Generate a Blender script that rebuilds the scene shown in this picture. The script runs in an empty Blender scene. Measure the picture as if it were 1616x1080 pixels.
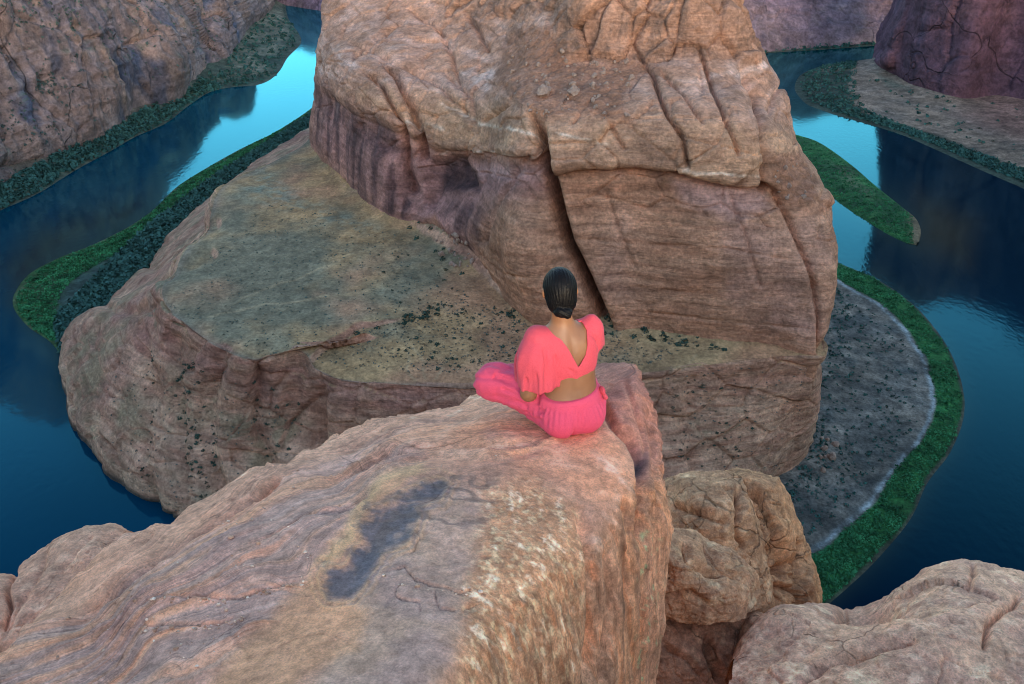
import bpy, bmesh, math, random
import numpy as np

# ------------------------------------------------------------------ camera, sky, light, exposure
scene = bpy.context.scene
PITCH = math.radians(28.0)
FPX, CX, CY = 1571.0, 808.0, 540.0          # focal length and centre, in pixels of a 1616 wide picture
RIM = 300.0                                  # the camera stands 300 m above the river
cam_data = bpy.data.cameras.new("camera")
cam_data.sensor_width = 36.0
cam_data.lens = 36.0 * FPX / 1616.0
cam_data.clip_start = 0.05
cam_data.clip_end = 30000.0
camera = bpy.data.objects.new("camera", cam_data)
scene.collection.objects.link(camera)
camera.rotation_euler = (math.radians(90) - PITCH, 0, 0)
scene.camera = camera

SUN_EL, SUN_AZ = math.radians(7.5), math.radians(165)     # azimuth clockwise from the view direction
world = bpy.data.worlds.new("World")
scene.world = world
world.use_nodes = True
wn = world.node_tree.nodes
sky = wn.new("ShaderNodeTexSky")
sky.sky_type = 'NISHITA'
sky.sun_disc = False
sky.sun_elevation = SUN_EL
sky.sun_rotation = SUN_AZ
sky.ozone_density = 2.0
world.node_tree.links.new(sky.outputs[0], wn["Background"].inputs[0])
wn["Background"].inputs[1].default_value = 0.15

sun_data = bpy.data.lights.new("sun", 'SUN')
sun_data.energy = 0.55
sun_data.angle = math.radians(18)
sun_data.color = (1.0, 0.90, 0.79)
sun = bpy.data.objects.new("sun", sun_data)
scene.collection.objects.link(sun)
sun.rotation_euler = (math.radians(90) - SUN_EL, 0, math.pi - SUN_AZ)

scene.cycles.filter_width = 1.0
scene.cycles.max_bounces = 6
scene.cycles.diffuse_bounces = 3
scene.cycles.glossy_bounces = 3
scene.view_settings.view_transform = 'Standard'
scene.view_settings.look = 'None'
scene.view_settings.gamma = 1.0
scene.view_settings.use_curve_mapping = False
scene.view_settings.exposure = 2.25

# ------------------------------------------------------------------ geometry tools
ct, st = math.cos(PITCH), math.sin(PITCH)
A = np.asarray

def ray(px, py):
    px = A(px, float); py = A(py, float)
    a = (px - CX) / FPX; b = -(py - CY) / FPX
    return np.stack([a, b * st + ct, b * ct - st], -1)

def at_height(px, py, h):                    # point seen there at h metres above the river
    d = ray(px, py)
    t = (A(h, float) - RIM) / d[..., 2]
    return d * t[..., None]

def at_dist(px, py, y):                      # point seen there y metres ahead of the camera
    d = ray(px, py)
    t = A(y, float) / d[..., 1]
    return d * t[..., None]

def proj(P):
    dep = P[..., 1] * ct - P[..., 2] * st
    dep = np.where(dep < 0.05, 0.05, dep)
    return (CX + FPX * P[..., 0] / dep).astype(np.float32), (CY - FPX * (P[..., 1] * st + P[..., 2] * ct) / dep).astype(np.float32)

_rs = np.random.RandomState(7)
_perm = np.concatenate([_rs.permutation(256)] * 3).astype(np.int32)
_grad = _rs.normal(size=(256, 3)).astype(np.float32)
_grad /= np.linalg.norm(_grad, axis=1)[:, None]
_gx, _gy, _gz = _grad.T.copy()

def noise(P, scale=(1, 1, 1), seed=0):
    sh = P.shape[:-1]
    Q = P.reshape(-1, 3)
    out = np.empty(len(Q), np.float32)
    sc = A(scale, float)
    for a in range(0, len(Q), 16384):
        out[a:a + 16384] = _noise(Q[a:a + 16384] * sc + seed * 17.37)
    return out.reshape(sh)

def _noise(Q):
    I = np.floor(Q).astype(np.int32)
    f = (Q - I).astype(np.float32)
    I &= 255
    w = f * f * f * (f * (f * 6 - 15) + 10)
    fx, fy, fz = f.T.copy(); wx, wy, wz = w.T.copy(); ix, iy, iz = I.T.copy()
    def corner(hy, gx, gy, dz):
        k = _perm[hy + iz + dz]
        return _gx[k] * gx + _gy[k] * gy + _gz[k] * (fz - dz)
    r = []
    for dx in (0, 1):
        hx = _perm[ix + dx]; gx = fx - dx; q = []
        for dy in (0, 1):
            hy = _perm[hx + iy + dy]; gy = fy - dy
            a = corner(hy, gx, gy, 0); b = corner(hy, gx, gy, 1)
            q.append(a + wz * (b - a))
        r.append(q[0] + wy * (q[1] - q[0]))
    return (r[0] + wx * (r[1] - r[0])) * 1.5

def fbm(P, scale=(1, 1, 1), octaves=4, seed=0, gain=0.5):
    s = A(scale, float); a = 1.0; o = 0; n = 0
    for k in range(octaves):
        o = o + a * noise(P, s, seed + k * 3.1); n += a
        s = s * 2.03; a *= gain
    return o / n

def ridged(P, scale, octaves=3, seed=0):
    s = A(scale, float); a = 1.0; o = 0; n = 0
    for k in range(octaves):
        o = o + a * (1 - 2.2 * np.abs(noise(P, s, seed + k * 3.1))); n += a
        s = s * 2.1; a *= 0.5
    return o / n

def facets(P, scale, seed=0):
    """broken rock: every cell of a random partition is a tilted flat; also the distance to the joints"""
    sh = P.shape[:-1]; Q = (P.reshape(-1, 3) * A(scale, float) + seed * 11.3)
    I = np.floor(Q).astype(np.int32); F1 = np.full(len(Q), 9.0, np.float32); F2 = F1.copy(); ID = np.zeros(len(Q), np.int32); C = np.zeros((len(Q), 3), np.float32)
    for dx in (-1, 0, 1):
        for dy in (-1, 0, 1):
            for dz in (-1, 0, 1):
                J = I + (dx, dy, dz); hh = _perm[_perm[_perm[J[:, 0] & 255] + (J[:, 1] & 255)] + (J[:, 2] & 255)]
                D = (J - Q + .5).astype(np.float32) + .45 * _grad[hh]
                d = (D * D).sum(1); m = d < F1
                F2 = np.where(m, F1, np.minimum(F2, d)); F1 = np.where(m, d, F1); ID = np.where(m, hh, ID); C[m] = D[m]
    g = _grad[(ID * 7 + 13) & 255]
    return ((g * C).sum(1) * .8 + _gx[(ID * 5 + 3) & 255] * .6).reshape(sh), (np.sqrt(F2) - np.sqrt(F1)).reshape(sh)

def sstep(a, b, x):
    t = np.clip((x - a) / (b - a), 0, 1)
    return t * t * (3 - 2 * t)

def mix(a, b, t):
    t = A(t)
    return A(a) * (1 - t[..., None]) + A(b) * t[..., None]

def seg_dist(px, py, line, reach=None):      # distance, signed side (+ = below / right of the line), run along it
    if reach is not None:
        L = A(line, float); lo = L.min(0) - reach; hi = L.max(0) + reach
        m = (px > lo[0]) & (px < hi[0]) & (py > lo[1]) & (py < hi[1])
        out = [np.full(px.shape, v, np.float32) for v in (1e6, 1e6, 0.5)]
        if m.any():
            for o, r in zip(out, seg_dist(px[m], py[m], line)): o[m] = r
        return out
    px = A(px, np.float32); py = A(py, np.float32)
    best = np.full(px.shape, 1e9, np.float32); side = np.zeros(px.shape, np.float32); run = np.zeros(px.shape, np.float32)
    acc = 0.0; L = A(line, float)
    tot = float(np.linalg.norm(np.diff(L, axis=0), axis=1).sum())
    for (x0, y0), (x1, y1) in zip(L[:-1].tolist(), L[1:].tolist()):
        dx, dy = x1 - x0, y1 - y0
        ln = math.hypot(dx, dy) + 1e-9
        t = np.clip(((px - x0) * dx + (py - y0) * dy) / ln ** 2, 0, 1)
        d = np.hypot(px - x0 - t * dx, py - y0 - t * dy)
        m = d < best
        best = np.where(m, d, best)
        side = np.where(m, ((py - y0) * dx - (px - x0) * dy) / ln, side)
        run = np.where(m, (acc + t * ln) / tot, run)
        acc += ln
    return best, side, run

def poly_sd(px, py, poly):                   # signed distance to an outline, positive inside
    L = list(poly) + [poly[0]]
    d, _, _ = seg_dist(px, py, L)
    ins = np.zeros(px.shape, bool)
    for (x0, y0), (x1, y1) in zip(L[:-1], L[1:]):
        if y0 == y1: continue
        c = (y0 > py) != (y1 > py)
        ins ^= c & (px < (x1 - x0) * (py - y0) / (y1 - y0) + x0)
    return np.where(ins, d, -d)

def tps(pts, vals):                          # smooth field through scattered picture points
    p = A(pts, float) / 1000.0; v = A(vals, float); n = len(p)
    def U(r2): return np.where(r2 > 1e-12, r2 * np.log(r2 + 1e-12), 0)
    K = U(((p[:, None] - p[None]) ** 2).sum(-1)) + np.eye(n) * 1e-4
    Pm = np.hstack([np.ones((n, 1)), p])
    M = np.block([[K, Pm], [Pm.T, np.zeros((3, 3))]])
    w = np.linalg.solve(M, np.concatenate([v, np.zeros(3)]))
    def f(x, y):
        x = x / 1000.0; y = y / 1000.0
        o = w[n] + w[n + 1] * x + w[n + 2] * y
        for i in range(n):
            o = o + w[i] * U((x - p[i, 0]) ** 2 + (y - p[i, 1]) ** 2)
        return o
    return f

def spline_axis(P, knots, samples, limit):   # cubic along axis 0
    h = np.diff(knots)
    d = np.diff(P, axis=0) / h[:, None, None]
    m = np.empty_like(P)
    m[1:-1] = (d[:-1] * h[1:, None, None] + d[1:] * h[:-1, None, None]) / (h[1:] + h[:-1])[:, None, None]
    m[0] = d[0]; m[-1] = d[-1]
    if limit:
        a, b = d[:-1], d[1:]
        m[1:-1] = np.where(a * b > 0, np.sign(a) * np.minimum(np.abs(m[1:-1]), 2.2 * np.minimum(np.abs(a), np.abs(b))), 0)
    i = np.clip(np.searchsorted(knots, samples, side='right') - 1, 0, len(h) - 1)
    t = ((samples - knots[i]) / h[i])[:, None, None]
    hh = h[i][:, None, None]
    return ((2 * t ** 3 - 3 * t ** 2 + 1) * P[i] + (t ** 3 - 2 * t ** 2 + t) * hh * m[i]
            + (-2 * t ** 3 + 3 * t ** 2) * P[i + 1] + (t ** 3 - t ** 2) * hh * m[i + 1])

def loft(net, nu, nv, limit_v=True):         # net [rails][columns][3] -> dense grid [nv][nu][3]
    net = A(net, float)
    px, py = proj(net)
    cu = np.maximum(np.hypot(np.diff(px, axis=1), np.diff(py, axis=1)).mean(0), 5)
    cv = np.maximum(np.hypot(np.diff(px, axis=0), np.diff(py, axis=0)).mean(1), 4)
    cu = np.minimum(cu, 200); cv = np.minimum(cv, 200)
    ku = np.concatenate([[0], np.cumsum(cu)]); kv = np.concatenate([[0], np.cumsum(cv)])
    G = spline_axis(net, kv, np.linspace(0, kv[-1], nv), limit_v)
    G = spline_axis(G.transpose(1, 0, 2), ku, np.linspace(0, ku[-1], nu), False).transpose(1, 0, 2)
    U = np.broadcast_to(np.interp(np.linspace(0, ku[-1], nu), ku, np.arange(len(ku)))[None], (nv, nu))
    V = np.broadcast_to(np.interp(np.linspace(0, kv[-1], nv), kv, np.arange(len(kv)))[:, None], (nv, nu))
    return G, U, V

def normals(G):
    a = np.gradient(G, axis=1); b = np.gradient(G, axis=0)
    n = np.cross(a, b)
    n /= np.linalg.norm(n, axis=-1)[..., None] + 1e-12
    px, py = proj(G)
    vis = (px > 0) & (px < 1616) & (py > 0) & (py < 1080)
    s = (n * -G).sum(-1)
    s = s[vis].sum() if vis.any() else s.sum()
    return n if s > 0 else -n

COL = scene.collection
def grid_object(name, G, color, mat, extra=None, parent=None, contrast=1.3):
    nv, nu = G.shape[:2]
    me = bpy.data.meshes.new(name)
    idx = np.arange(nv * nu).reshape(nv, nu)
    q = np.stack([idx[:-1, :-1], idx[:-1, 1:], idx[1:, 1:], idx[1:, :-1]], -1).reshape(-1, 4)
    n = np.cross(G[:-1, 1:] - G[:-1, :-1], G[1:, :-1] - G[:-1, :-1])
    if (n * -G[:-1, :-1]).sum() < 0: q = q[:, ::-1]
    if color is not None and contrast != 1: color = .28 * (np.clip(color, .003, 1) / .28) ** contrast
    return raw_mesh(name, G.reshape(-1, 3), q, None if color is None else color.reshape(-1, 3), mat, extra, parent)

def raw_mesh(name, V, F, color, mat, extra=None, parent=None, smooth=True):
    me = bpy.data.meshes.new(name)
    F = A(F); k = F.shape[1]
    me.vertices.add(len(V)); me.vertices.foreach_set("co", np.ascontiguousarray(V, np.float32).ravel())
    me.loops.add(F.size); me.loops.foreach_set("vertex_index", np.ascontiguousarray(F, np.int32).ravel())
    me.polygons.add(len(F)); me.polygons.foreach_set("loop_start", np.arange(0, F.size, k, dtype=np.int32))
    me.update(calc_edges=True)
    if smooth: me.shade_smooth()
    if color is not None:
        at = me.color_attributes.new("tint", 'FLOAT_COLOR', 'POINT')
        c = np.ones((len(V), 4), np.float32); c[:, :3] = np.clip(color, 0, 1)
        at.data.foreach_set("color", c.ravel())
    for nm, arr in (extra or {}).items():
        a = me.attributes.new(nm, 'FLOAT', 'POINT')
        a.data.foreach_set("value", np.ascontiguousarray(arr, np.float32).ravel())
    me.materials.append(mat)
    o = bpy.data.objects.new(name, me)
    COL.objects.link(o)
    if parent: o.parent = parent
    return o

def structure(o): o["kind"] = "structure"; return o
def tag(o, label, cat, group=None):
    o["label"] = label; o["category"] = cat
    if group: o["group"] = group
    return o

# ------------------------------------------------------------------ materials
def rock_material(name, grain, bump, rough=0.9, speck=0.25, layers=None, gain=1.0, warm=(1.09, .985, .90), strata=None, joints=None, ledge=False):
    """tint attribute times procedural grain, thin bedding lines and joints; fine relief from the same fields.
    grain = size of the finest detail, metres; strata = (along, across, strength); joints = (size, width, strength)"""
    m = bpy.data.materials.new(name); m.use_nodes = True
    nt = m.node_tree; N = nt.nodes; L = nt.links
    b = N["Principled BSDF"]
    b.inputs["Roughness"].default_value = rough
    b.inputs["Specular IOR Level"].default_value = 0.25
    geo = N.new("ShaderNodeNewGeometry"); pos = geo.outputs["Position"]
    vc = N.new("ShaderNodeVertexColor"); vc.layer_name = "tint"
    def nz(scale, detail, rgh=0.6, vec=None, dist=0.0):
        t = N.new("ShaderNodeTexNoise"); t.inputs["Scale"].default_value = scale
        t.inputs["Detail"].default_value = detail; t.inputs["Roughness"].default_value = rgh; t.inputs["Distortion"].default_value = dist
        L.new(vec or pos, t.inputs["Vector"]); return t.outputs[0]
    def mapped(sc):
        mp = N.new("ShaderNodeMapping"); mp.inputs["Scale"].default_value = sc; L.new(pos, mp.inputs["Vector"]); return mp.outputs[0]
    def rng(src, lo, hi, a=0.36, z=0.64):
        r = N.new("ShaderNodeMapRange"); r.inputs[1].default_value = a; r.inputs[2].default_value = z
        r.inputs[3].default_value = lo; r.inputs[4].default_value = hi
        L.new(src, r.inputs[0]); return r.outputs[0]
    def op(kind, a, bb):
        x = N.new("ShaderNodeMath"); x.operation = kind
        for k, v in enumerate((a, bb)):
            if isinstance(v, (int, float)): x.inputs[k].default_value = v
            else: L.new(v, x.inputs[k])
        return x.outputs[0]
    def attr(nm):
        a = N.new("ShaderNodeAttribute"); a.attribute_name = nm; return a.outputs["Fac"]
    sn = N.new("ShaderNodeSeparateXYZ"); L.new(geo.outputs["Normal"], sn.inputs[0]); steep_ = rng(sn.outputs[2], 1, 0, .62, .88)
    lay = mapped(layers or (1, 1, 1))
    n1 = nz(0.22 / grain, 5, 0.68, lay); n2 = nz(1.0 / grain, 3, 0.65); n3 = nz(0.05 / grain, 3, 0.6, lay)
    f = op('MULTIPLY', op('MULTIPLY', rng(n1, gain * (1 - speck), gain * (1 + speck)), rng(n2, 1 - speck * .8, 1 + speck * .8)), rng(n3, 1 - speck * .7, 1 + speck * .7))
    hgt_ = op('ADD', n1, op('MULTIPLY', n2, 0.45))
    if strata:                                       # thin beds: noise squeezed across the bedding, cut to fine lines
        al, ac, k = strata
        if ledge:
            cx = N.new("ShaderNodeCombineXYZ"); L.new(op('MULTIPLY', attr("bed"), ac), cx.inputs[0])
            sp = N.new("ShaderNodeSeparateXYZ"); L.new(pos, sp.inputs[0])
            L.new(op('MULTIPLY', sp.outputs[0], al), cx.inputs[1]); L.new(op('MULTIPLY', sp.outputs[1], al), cx.inputs[2]); vec = cx.outputs[0]
        else:
            vec = mapped((al, al, ac))
        s1 = nz(1.0, 5, .62, vec, .25)
        line = op('ABSOLUTE', op('SUBTRACT', s1, .5), 0)
        thin = rng(line, 1 - k, 1.0, 0.0, .022)
        band = rng(s1, 1 - k * .45, 1 + k * .45)
        st_ = op('MULTIPLY', thin, band)
        if ledge:
            bm_ = attr("bedmask"); st_ = op('ADD', op('MULTIPLY', st_, bm_), op('SUBTRACT', 1.0, bm_))
            fl = attr("flank"); s2 = nz(1.0, 5, .7, mapped((26, 26, 3.6)), .5)
            fs = rng(s2, .66, 1.30); f = op('MULTIPLY', f, op('ADD', op('MULTIPLY', fs, fl), op('SUBTRACT', 1.0, fl)))
            hgt_ = op('ADD', hgt_, op('MULTIPLY', op('MULTIPLY', s2, fl), 2.2))
            hgt_ = op('ADD', hgt_, op('MULTIPLY', op('MULTIPLY', s1, bm_), 1.6))
        else:
            hgt_ = op('ADD', hgt_, op('MULTIPLY', thin, .5))
        if not ledge and bump > .1: st_ = op('ADD', op('MULTIPLY', st_, steep_), op('SUBTRACT', 1.0, steep_))
        f = op('MULTIPLY', f, st_)
    if joints:                                       # hairline fractures between blocks
        size, wd, k = joints
        wv = N.new("ShaderNodeVectorMath"); wv.operation = 'MULTIPLY_ADD'; tn = N.new("ShaderNodeTexNoise"); tn.inputs["Scale"].default_value = 1.4 / size; tn.inputs["Detail"].default_value = 2
        L.new(pos, tn.inputs["Vector"]); L.new(tn.outputs["Color"], wv.inputs[0]); wv.inputs[1].default_value = (size * .9,) * 3; L.new(pos, wv.inputs[2])
        vo = N.new("ShaderNodeTexVoronoi"); vo.feature = 'DISTANCE_TO_EDGE'; vo.inputs["Scale"].default_value = 1.0 / size; L.new(wv.outputs[0], vo.inputs["Vector"])
        mask = rng(nz(.8 / size, 3), 0, 1, .44, .58)
        ln = rng(vo.outputs["Distance"], 1, 0, 0.0, wd); ln = op('MULTIPLY', ln, mask)
        if bump > .1: ln = op('MULTIPLY', ln, steep_)
        f = op('MULTIPLY', f, op('SUBTRACT', 1.0, op('MULTIPLY', ln, k))); hgt_ = op('SUBTRACT', hgt_, op('MULTIPLY', ln, 1.2))
    vm = N.new("ShaderNodeVectorMath"); vm.operation = 'SCALE'
    L.new(vc.outputs[0], vm.inputs[0]); L.new(f, vm.inputs["Scale"])
    wm = N.new("ShaderNodeVectorMath"); wm.operation = 'MULTIPLY'; wm.inputs[1].default_value = warm
    L.new(vm.outputs[0], wm.inputs[0]); L.new(wm.outputs[0], b.inputs["Base Color"])
    if bump:
        bp = N.new("ShaderNodeBump"); bp.inputs["Strength"].default_value = 0.85; bp.inputs["Distance"].default_value = bump
        L.new(hgt_, bp.inputs["Height"]); L.new(bp.outputs[0], b.inputs["Normal"])
    return m

MAT_CLIFF = rock_material("sandstone_cliff", 1.6, 1.8, speck=0.26, layers=(1, 1, 1.8), gain=1.05, warm=(1.15, .97, .87), strata=(.012, .34, .17))
MAT_FAR = rock_material("far_sandstone", 4.0, 4.0, speck=0.3, gain=.84, warm=(.99, .97, 1.03), strata=(.006, .10, .10), joints=(90, .01, .22))
MAT_BANK = rock_material("bank_soil", 1.6, 0.6, speck=0.38, gain=.95)
MAT_NEAR = rock_material("near_sandstone", 0.010, 0.009, speck=0.24, gain=1.2, warm=(1.22, .97, .79), joints=(.45, .02, .5), strata=(1.2, 16, .16))

def leaf_material(name, rgb, var=0.35):
    m = bpy.data.materials.new(name); m.use_nodes = True
    N = m.node_tree.nodes; L = m.node_tree.links
    b = N["Principled BSDF"]; b.inputs["Roughness"].default_value = 0.8; b.inputs["Specular IOR Level"].default_value = 0.2
    geo = N.new("ShaderNodeNewGeometry")
    t = N.new("ShaderNodeTexNoise"); t.inputs["Scale"].default_value = 0.12; t.inputs["Detail"].default_value = 6
    L.new(geo.outputs["Position"], t.inputs["Vector"])
    r = N.new("ShaderNodeMapRange"); r.inputs[1].default_value = 0.3; r.inputs[2].default_value = 0.7
    r.inputs[3].default_value = 1 - var; r.inputs[4].default_value = 1 + var
    L.new(t.outputs[0], r.inputs[0])
    vm = N.new("ShaderNodeVectorMath"); vm.operation = 'SCALE'; vm.inputs[0].default_value = rgb
    L.new(r.outputs[0], vm.inputs["Scale"]); L.new(vm.outputs[0], b.inputs["Base Color"])
    return m
# ------------------------------------------------------------------ the canyon: lower mesa, butte, walls, banks, river
def W(x, y, h): return A([x, y, h - RIM], float)
def hgt(P): return P[..., 2] + RIM

# ---- terrace mesa: rim and foot points, column by column from back left round the front to the right
mesa_cols = [  # foot px,py,h | rim px,py,h | inner px,py,h | shape (0 = dome, 1 = cliff)
    ((470, 215, 5), (486, 226, 90), (520, 250, 93), .7), ((330, 315, 4), (420, 262, 90), (560, 300, 92), .6),
    ((215, 440, 3), (345, 305, 88), (600, 330, 91), .4), ((165, 490, 2), (330, 345, 86), (620, 338, 90), .3),
    ((98, 545, -2), (290, 400, 83), (650, 350, 90), .15), ((98, 600, -2), (262, 440, 80), (680, 378, 89), .2),
    ((115, 670, -2), (258, 475, 78), (700, 395, 88), .35), ((150, 730, -2), (290, 510, 76), (725, 410, 87), .5),
    ((205, 785, -2), (345, 548, 75), (750, 440, 86), .6), ((265, 820, -2), (400, 568, 74), (775, 470, 84), .7),
    ((380, 860, -2), (470, 553, 74), (800, 489, 83), .8), ((520, 890, -2), (510, 590, 70), (830, 495, 82), .9),
    ((660, 900, -2), (620, 605, 69), (870, 500, 81), 1), ((800, 900, -2), (750, 612, 69), (910, 505, 80), 1),
    ((920, 890, -2), (880, 605, 70), (955, 508, 80), 1), ((1040, 865, -2), (1020, 588, 72), (1010, 514, 80), .7),
    ((1150, 820, -2), (1150, 572, 74), (1130, 537, 78), .35), ((1215, 785, -2), (1240, 562, 75), (1230, 551, 76), .2),
    ((1278, 725, -2), (1297, 558, 75), (1285, 553, 76), .1)]
def mesa_net():
    rails = [[] for _ in range(10)]
    for f, r, i, s in mesa_cols:
        F = at_height(*f); R = at_height(*r); I = at_height(*i)
        h = r[2]
        def pt(t, k): p = R + (F - R) * t; p[2] = h * k - RIM; return p
        under = F + (F - R) * 0.02; under[2] = -12 - RIM
        rails[0].append(under); rails[1].append(pt(1.0, 0.0))
        rails[2].append(pt(0.95, .12 + .0 * s))
        rails[3].append(pt(0.82 - .10 * s, .27 - .04 * s)); rails[4].append(pt(0.5 - .12 * s, .56 - .18 * s))
        rails[5].append(pt(0.17 - .04 * s, .86 - .30 * s)); rails[6].append(pt(0.035, .985 - .05 * s))
        rails[7].append(R.copy())
        rails[8].append(R * .6 + I * .4)
        J = I.copy(); J[1] += 34; rails[9].append(J)
    for k, rl in enumerate(rails):                   # the hidden far side
        q = rl[-1].copy(); rl.append(q + A([6, 60, 0])); rl.append(q + A([-10, 160, 0]))
        rl.insert(0, rl[0] + A([60, 170, 0]))
    return rails

G, U, V = loft(mesa_net(), 780, 370)
px, py = proj(G)
nrm = normals(G)
wob = fbm(G, (.03,) * 3, 3, 5)
h = hgt(G)
flat = sstep(.75, .93, nrm[..., 2])
wx = px + 7 * fbm(G, (.06, .06, .06), 3, 1); wy = py + 6 * fbm(G, (.06, .06, .06), 3, 2)
steep = 1 - flat
disp = steep * (3.2 * fbm(G, (.022, .022, .05), 4, 3) + 0.6 * ridged(G, (.03, .03, .13), 3, 9) * sstep(4, 20, h))
disp += steep * 2.2 * fbm(G, (.06, .06, .012), 3, 14)                        # vertical flutes
disp += flat * .7 * fbm(G, (.05,) * 3, 4, 4)
ms = steep > .1
fv, fe = facets(G[ms], (.045, .045, .06), 3); disp[ms] += steep[ms] * (1.6 * fv - 1.0 * np.exp(-(fe / .05) ** 2))
# gullies running down the dome
for line, dep, wd in [([(345, 560), (320, 640), (330, 720), (345, 800)], 5, 14), ([(225, 520), (235, 620), (230, 720), (240, 800)], 3, 9),
                      ([(410, 590), (405, 660), (420, 720), (430, 760)], 6, 12), ([(500, 620), (505, 700), (500, 760)], 5, 12),
                      ([(270, 540), (285, 640), (290, 740), (300, 810)], 3, 9), ([(1095, 600), (1080, 680), (1100, 740)], 2.5, 9),
                      ([(240, 480), (200, 490), (165, 480)], 4, 10), ([(330, 400), (240, 440), (190, 470)], 4, 10), ([(340, 350), (275, 390), (235, 420)], 4, 9)]:
    d, sd, rn = seg_dist(wx, wy, line, wd * 4)
    disp -= dep * np.exp(-(d / wd) ** 2)
# the terrace lip: thin overhanging edge and the step between the two lobes
lip = [(255, 472), (285, 508), (320, 522), (345, 548), (400, 567), (440, 560), (480, 548), (520, 530), (560, 511), (610, 503)]
d, sd, rn = seg_dist(wx, wy, lip)
low = sstep(-3, 3, sd) * sstep(60, 20, np.abs(px - 540)) * sstep(640, 560, py)
lobe = poly_sd(wx, wy, [(484, 574), (500, 552), (560, 513), (640, 500), (760, 520), (1100, 545), (1200, 575), (1040, 640), (740, 640), (600, 618), (540, 600)])
G2 = G + nrm * disp[..., None]
lowlobe = sstep(-2, 3, lobe) * flat * sstep(700, 540, px)
G2[..., 2] -= 3.0 * lowlobe
bl_, _, _ = seg_dist(px, py, [(480, 215), (490, 224), (545, 291), (610, 339), (660, 354), (715, 388), (745, 402), (790, 450), (835, 496), (905, 502), (1000, 514), (1145, 540), (1225, 551)])
G2[..., 2] += np.exp(-(bl_ / 9) ** 2) * np.interp(px, [480, 640, 700, 800, 850, 1300], [3, 4, 9, 8, 3, 2]) * (.75 + .5 * fbm(G, (.12,) * 3, 3, 41))
edge = np.exp(-(np.minimum(np.abs(h - 66 - 8 * wob), 40) / 3.0) ** 2) * steep
G2 += nrm * (edge * -1.2)[..., None]
Pm = G2
nm2 = normals(Pm); flat2 = sstep(.72, .9, nm2[..., 2])
# colour of the ground itself
n1 = fbm(G, (.012,) * 3, 4, 21); n2 = fbm(G, (.05,) * 3, 4, 22); n3 = fbm(G, (.03, .03, .35), 3, 23); n4 = fbm(G, (.2, .2, .2), 3, 24)
rock = mix((.33, .21, .155), (.43, .315, .235), sstep(-.5, .5, n3 + .6 * n2))
rock = mix(rock, (.26, .14, .125), sstep(0.05, .5, n1) * .7)
redzone = sstep(-25, 20, poly_sd(wx, wy, [(225, 440), (300, 500), (420, 570), (560, 600), (740, 620), (740, 660), (560, 650), (420, 640), (330, 600), (260, 560), (200, 520)]))
rock = mix(rock, (.27, .15, .135), redzone * .65 * sstep(-.5, .4, n2))
grass_a, grass_b = A((.36, .265, .155)), A((.21, .20, .145))
top = mix(grass_a, grass_b, sstep(-.25, .35, n1 + .5 * n2 + sstep(600, 330, px) * .35 - .1))
top = mix(top, (.36, .23, .15), sstep(.05, .5, fbm(G, (.02,) * 3, 3, 31) + sstep(520, 700, px) * .25) * .85)
teal = sstep(-20, 18, poly_sd(wx, wy, [(385, 300), (420, 320), (560, 365), (600, 360), (560, 345), (470, 310), (420, 270)]))
top = mix(top, (.16, .235, .215), teal * .5 * sstep(-.4, .3, n4 + n2))
pale = sstep(-30, 10, poly_sd(wx, wy, [(1000, 520), (1150, 545), (1100, 590), (1000, 590)]))
top = mix(top, (.34, .28, .17), pale * .6)
for tr in ([(655, 600), (640, 585), (645, 560), (640, 540)], [(690, 600), (700, 575), (720, 560)], [(672, 598), (668, 570), (650, 545)], [(1100, 560), (1085, 575), (1060, 580)], [(380, 470), (470, 440), (560, 400), (600, 390)], [(330, 500), (420, 480), (520, 470)]):
    d, _, _ = seg_dist(wx, wy, tr); top = mix(top, (.36, .30, .20), np.exp(-(d / 1.6) ** 2) * .6)
scrub = sstep(-.1, .35, fbm(G, (.045, .045, .02), 3, 40)) * sstep(.35, .6, nm2[..., 2])
rock = mix(rock, (.20, .20, .13), scrub * .55 * sstep(66, 40, h))
col = mix(rock, top, flat2 * sstep(55, 68, h))
rimline = np.exp(-(np.abs(V - 7.0) / .10) ** 2)
col = mix(col, (.20, .19, .165), rimline * .5 * sstep(1000, 800, px))
col = mix(col, (.05, .05, .05), sstep(4.5, 1.0, h) * .85)                       # darker band along the waterline
col *= (1 + .22 * n4)[..., None]
structure(grid_object("mesa_terrace", Pm, col, MAT_CLIFF))
MESA = (Pm, px, py, flat2, h)

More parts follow.
